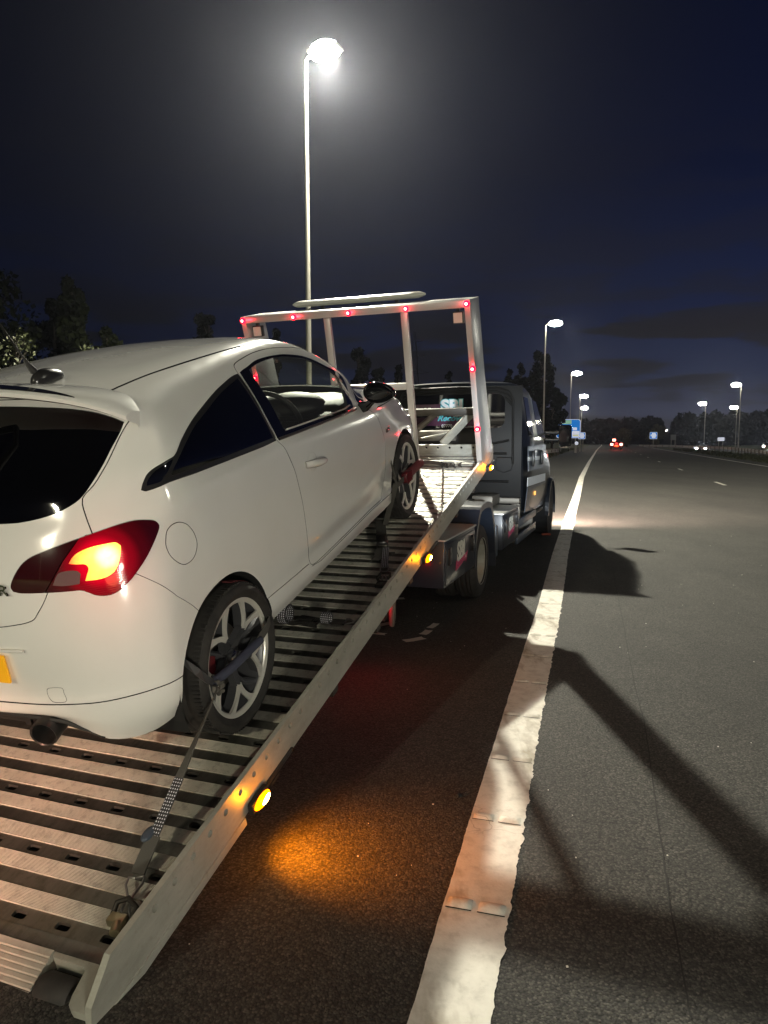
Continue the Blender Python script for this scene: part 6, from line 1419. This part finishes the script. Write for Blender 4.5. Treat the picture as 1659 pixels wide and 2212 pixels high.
def tree(x, y, h, r, label, shape='round', n=3500, leaf=.35, grp='trees beyond the road', m='leaf', name='tree', z=0):
    root = empty(name, (x, y, z), label, 'tree', grp); t = MB(); t.tube([(0, 0, -.3), (.03, 0, h*.3), (-.02, .03, h*.6), (0, 0, h*.93)], [max(.05, h*.018), h*.014, h*.009, h*.003], 8)
    nb = 22; cl = []
    for i in range(nb):
        f = (i+.5)/nb; zz = h*(.16+.80*f); a = rng.uniform(0, 2*PI)
        if shape == 'cone': rr = r*(1-.85*f)*rng.uniform(.5, 1.1)
        elif shape == 'column': rr = r*math.sin(PI*min(.97, .12+.86*f))**.5*rng.uniform(.4, 1.0)
        else: rr = r*math.sin(PI*min(.97, .10+.85*f))**.7*rng.uniform(.4, 1.05)
        c = Vector((rr*.75*math.cos(a), rr*.75*math.sin(a), zz+rng.uniform(-.03, .05)*h)); cl.append((c, max(.22, rr*.55+.10*r))); t.tube([(0, 0, zz-h*.09), c], [h*.006, h*.002], 5, cap=False)
    t.build('trunk', 'bark', root, smooth=60); P = []
    for c, cr2 in cl:
        k = n//nb; d = rng.normal(size=(k, 3)); d /= np.linalg.norm(d, axis=1, keepdims=True); q = d*(rng.uniform(0, 1, (k, 1))**.45)*cr2*np.array([1, 1, 1.25 if shape != 'round' else .9]); P.append(np.array(c)+q)
    P = np.concatenate(P); mesh_quads('crown', leaf_cards(P, leaf), m, root); return root
TREES = [(-16.8, 30, 8.8, 2.1, 'tallest dark tree at the left edge, above the car aerial', 'column'), (-14.6, 32, 7.6, 1.4, 'dark tree filling the gap right of the tallest left tree', 'column'), (-12.9, 30, 8.2, .95, 'narrow dark tree above the car roof spoiler', 'column'), (-19.5, 34, 8.0, 2.2, 'dark tree cut by the left edge of the photo', 'round'), (-11.9, 31, 6.4, 1.0, 'low dark tree at the right end of the left group', 'column'),
  (-10.9, 45, 9.5, 1.35, 'dark round tree left of the headboard', 'round'), (-9.4, 46, 7.8, 1.3, 'lower dark tree touching the left end of the headboard', 'round'), (-6.7, 45, 8.3, .55, 'slim dark tree behind the roof of the car', 'cone'), (-2.1, 60, 9.4, 1.05, 'dark pointed tree between the headboard uprights', 'column'), (-.6, 62, 7.9, 1.2, 'shorter dark tree beside the pointed one', 'round'), (1.4, 70, 8.6, .9, 'small dark tree left of the pylon', 'cone'), (8.2, 90, 10.0, .8, 'small dark tree right of the pylon, behind the headboard panel', 'column'),
  (13.0, 75, 8.9, .75, 'short dark poplar above the cab roof', 'column'), (14.5, 76, 9.5, .9, 'middle dark poplar above the cab roof', 'column'), (16.5, 75, 10.6, 1.7, 'tallest dark poplar beside the nearest right street lamp', 'column'), (18.4, 78, 8.6, 1.3, 'dark tree between the poplars and the blue sign', 'round')]
for x, y, h, r, lb, shp in TREES: tree(x, y, h, r, lb, shp, 4200, .30 if y < 50 else .42)
for x, y, h, r, lb in ((-9.2, 18, 3.7, .62, 'sapling with lit leaves behind the car aerial'), (-10.2, 18.5, 2.95, .5, 'small lit sapling at the left edge behind the car'), (-7.6, 18.5, 3.35, .42, 'slim lit sapling right of the aerial'), (-7.0, 19, 3.0, .4, 'shortest lit sapling just above the roof edge')): tree(x, y, h, r, lb, 'column', 900, .11, 'lit saplings behind the car', 'leaf_lit', 'sapling', .6)
for x, y, h, r, lb in ((45.3, 135, 3.9, 1.5, 'pale lit bush beside the far end of the barrier'), (57.5, 150, 4.8, 2.2, 'lit bush behind the small blue sign')): tree(x, y, h, r, lb, 'round', 1200, .35, 'lit bushes near the far signs', 'leaf_lit', 'bush')
def wood():
    P = []
    def blob(x, y, h, r, k):
        d = rng.normal(size=(k, 3)); d /= np.linalg.norm(d, axis=1, keepdims=True); q = d*(rng.uniform(.2, 1, (k, 1))**.4); P.append(np.stack([x+q[:, 0]*r, y+q[:, 1]*r*.6, h*.5+q[:, 2]*h*.5], 1))
    for px, top, dist in [(1185+i*7, 908-3*math.sin(i*.9)-2*math.sin(i*2.3), 260) for i in range(0, 24)]+[(1345, 906, 250), (1358, 900, 250), (1372, 904, 250), (1400, 899, 250), (1415, 903, 250), (1432, 902, 250), (1445, 906, 250), (1460, 903, 250)]+[(1475+i*9, 894-2.5*math.sin(i*1.7)-(4 if i % 5 == 0 else 0), 230) for i in range(0, 9)]+[(1556, 892, 230), (1566, 888, 230), (1575, 885, 230), (1584, 889, 230), (1594, 896, 230), (1604, 892, 230), (1615, 889, 230), (1627, 886, 230), (1640, 887, 230), (1652, 884, 230), (1668, 882, 230), (1685, 884, 230), (1705, 883, 230), (1730, 880, 230)]:
        x = (px-829.5)/1528.7*dist; h = 1.5+(951-top)/1528.7*dist*1.0; blob(x, dist+rng.uniform(-8, 8), h, rng.uniform(2.2, 3.6), 900)
    for px, top, dist in [(-60+i*30, 925+rng.uniform(-8, 5), 200) for i in range(0, 42)]: blob((px-829.5)/1528.7*dist, dist, 1.5+(951-top)/1528.7*dist, 4.5, 350)
    P = np.concatenate(P); return mesh_quads('far_wood', leaf_cards(P, 1.25), 'leaf', None)
tag(wood(), 'dark wood along the horizon', 'wood', kind='stuff')
bk = MB()
for i in range(60):   # low hedge line closing the road's far end
    x = -160+i*9; bk.box((x, 300, -.5), (x+9.5, 306, 5.5+rng.uniform(-.8, .8)))
tag(bk.build('hedge', 'leaf', None), 'dark hedge beneath the far wood', 'hedge', kind='stuff')
gr = MB(); Pg = []
for side, o0, o1, dens in ((-1, -4.6, -3.5, 900), (1, 11.3, 14.2, 2600)):
    for i in range(dens):
        s = rng.uniform(S_NEAR+20, S_NEAR+120); p, r = on_line(s); q = p+r*rng.uniform(o0, o1); Pg.append((q[0], q[1], rng.uniform(0, .22)))
tag(mesh_quads('verge_grass', leaf_cards(np.array(Pg), .26), 'leaf_lit', None), 'rough grass along the verges', 'grass', kind='stuff')
# pylon
py = empty('pylon', (12.6, 300, 0), 'faint lattice electricity pylon seen through the headboard frame', 'pylon'); x = MB()
lv = [(0, 4.2), (12, 3.0), (22, 2.1), (30, 1.4), (38, 1.1), (46, .35)]
for i in range(len(lv)-1):
    (z0, w0), (z1, w1) = lv[i], lv[i+1]
    c0 = [(-w0, -w0, z0), (w0, -w0, z0), (w0, w0, z0), (-w0, w0, z0)]; c1 = [(-w1, -w1, z1), (w1, -w1, z1), (w1, w1, z1), (-w1, w1, z1)]
    for k in range(4): x.tube([c0[k], c1[k]], .16, 4); x.tube([c0[k], c1[(k+1) % 4]], .09, 4); x.tube([c0[(k+1) % 4], c1[k]], .09, 4); x.tube([c1[k], c1[(k+1) % 4]], .09, 4)
x.build('tower', 'dark_steel', py)
for z, w in ((29, 6.0), (36, 4.6), (42, 3.6)):
    a = MB(); a.tube([(-w, 0, z+.6), (0, -.8, z), (w, 0, z+.6)], .14, 4); a.tube([(-w, 0, z+.6), (0, 0, z+2.4), (w, 0, z+.6)], .09, 4); a.build('cross_arm', 'dark_steel', py)
for ob in list(TMP.objects): bpy.data.objects.remove(ob)
bpy.data.collections.remove(TMP)

# ================================================================== thin haze added to put a halo round the lamps
def build_haze():
    m = bpy.data.materials.new('haze'); m.use_nodes = True; nt = m.node_tree; nt.nodes.remove(nt.nodes['Principled BSDF'])
    v = N(nt, 'ShaderNodeVolumePrincipled'); v.inputs['Color'].default_value = (.80, .84, 1.0, 1); v.inputs['Density'].default_value = .00030; v.inputs['Anisotropy'].default_value = .80
    nt.links.new(v.outputs[0], nt.nodes['Material Output'].inputs['Volume']); MT['haze'] = m
    x = MB(); x.box((-430, -210, -3.5), (575, 650, 52)); o = x.build('haze', 'haze', None); tag(o, kind='stuff'); m.cycles.homogeneous_volume = True
build_haze()
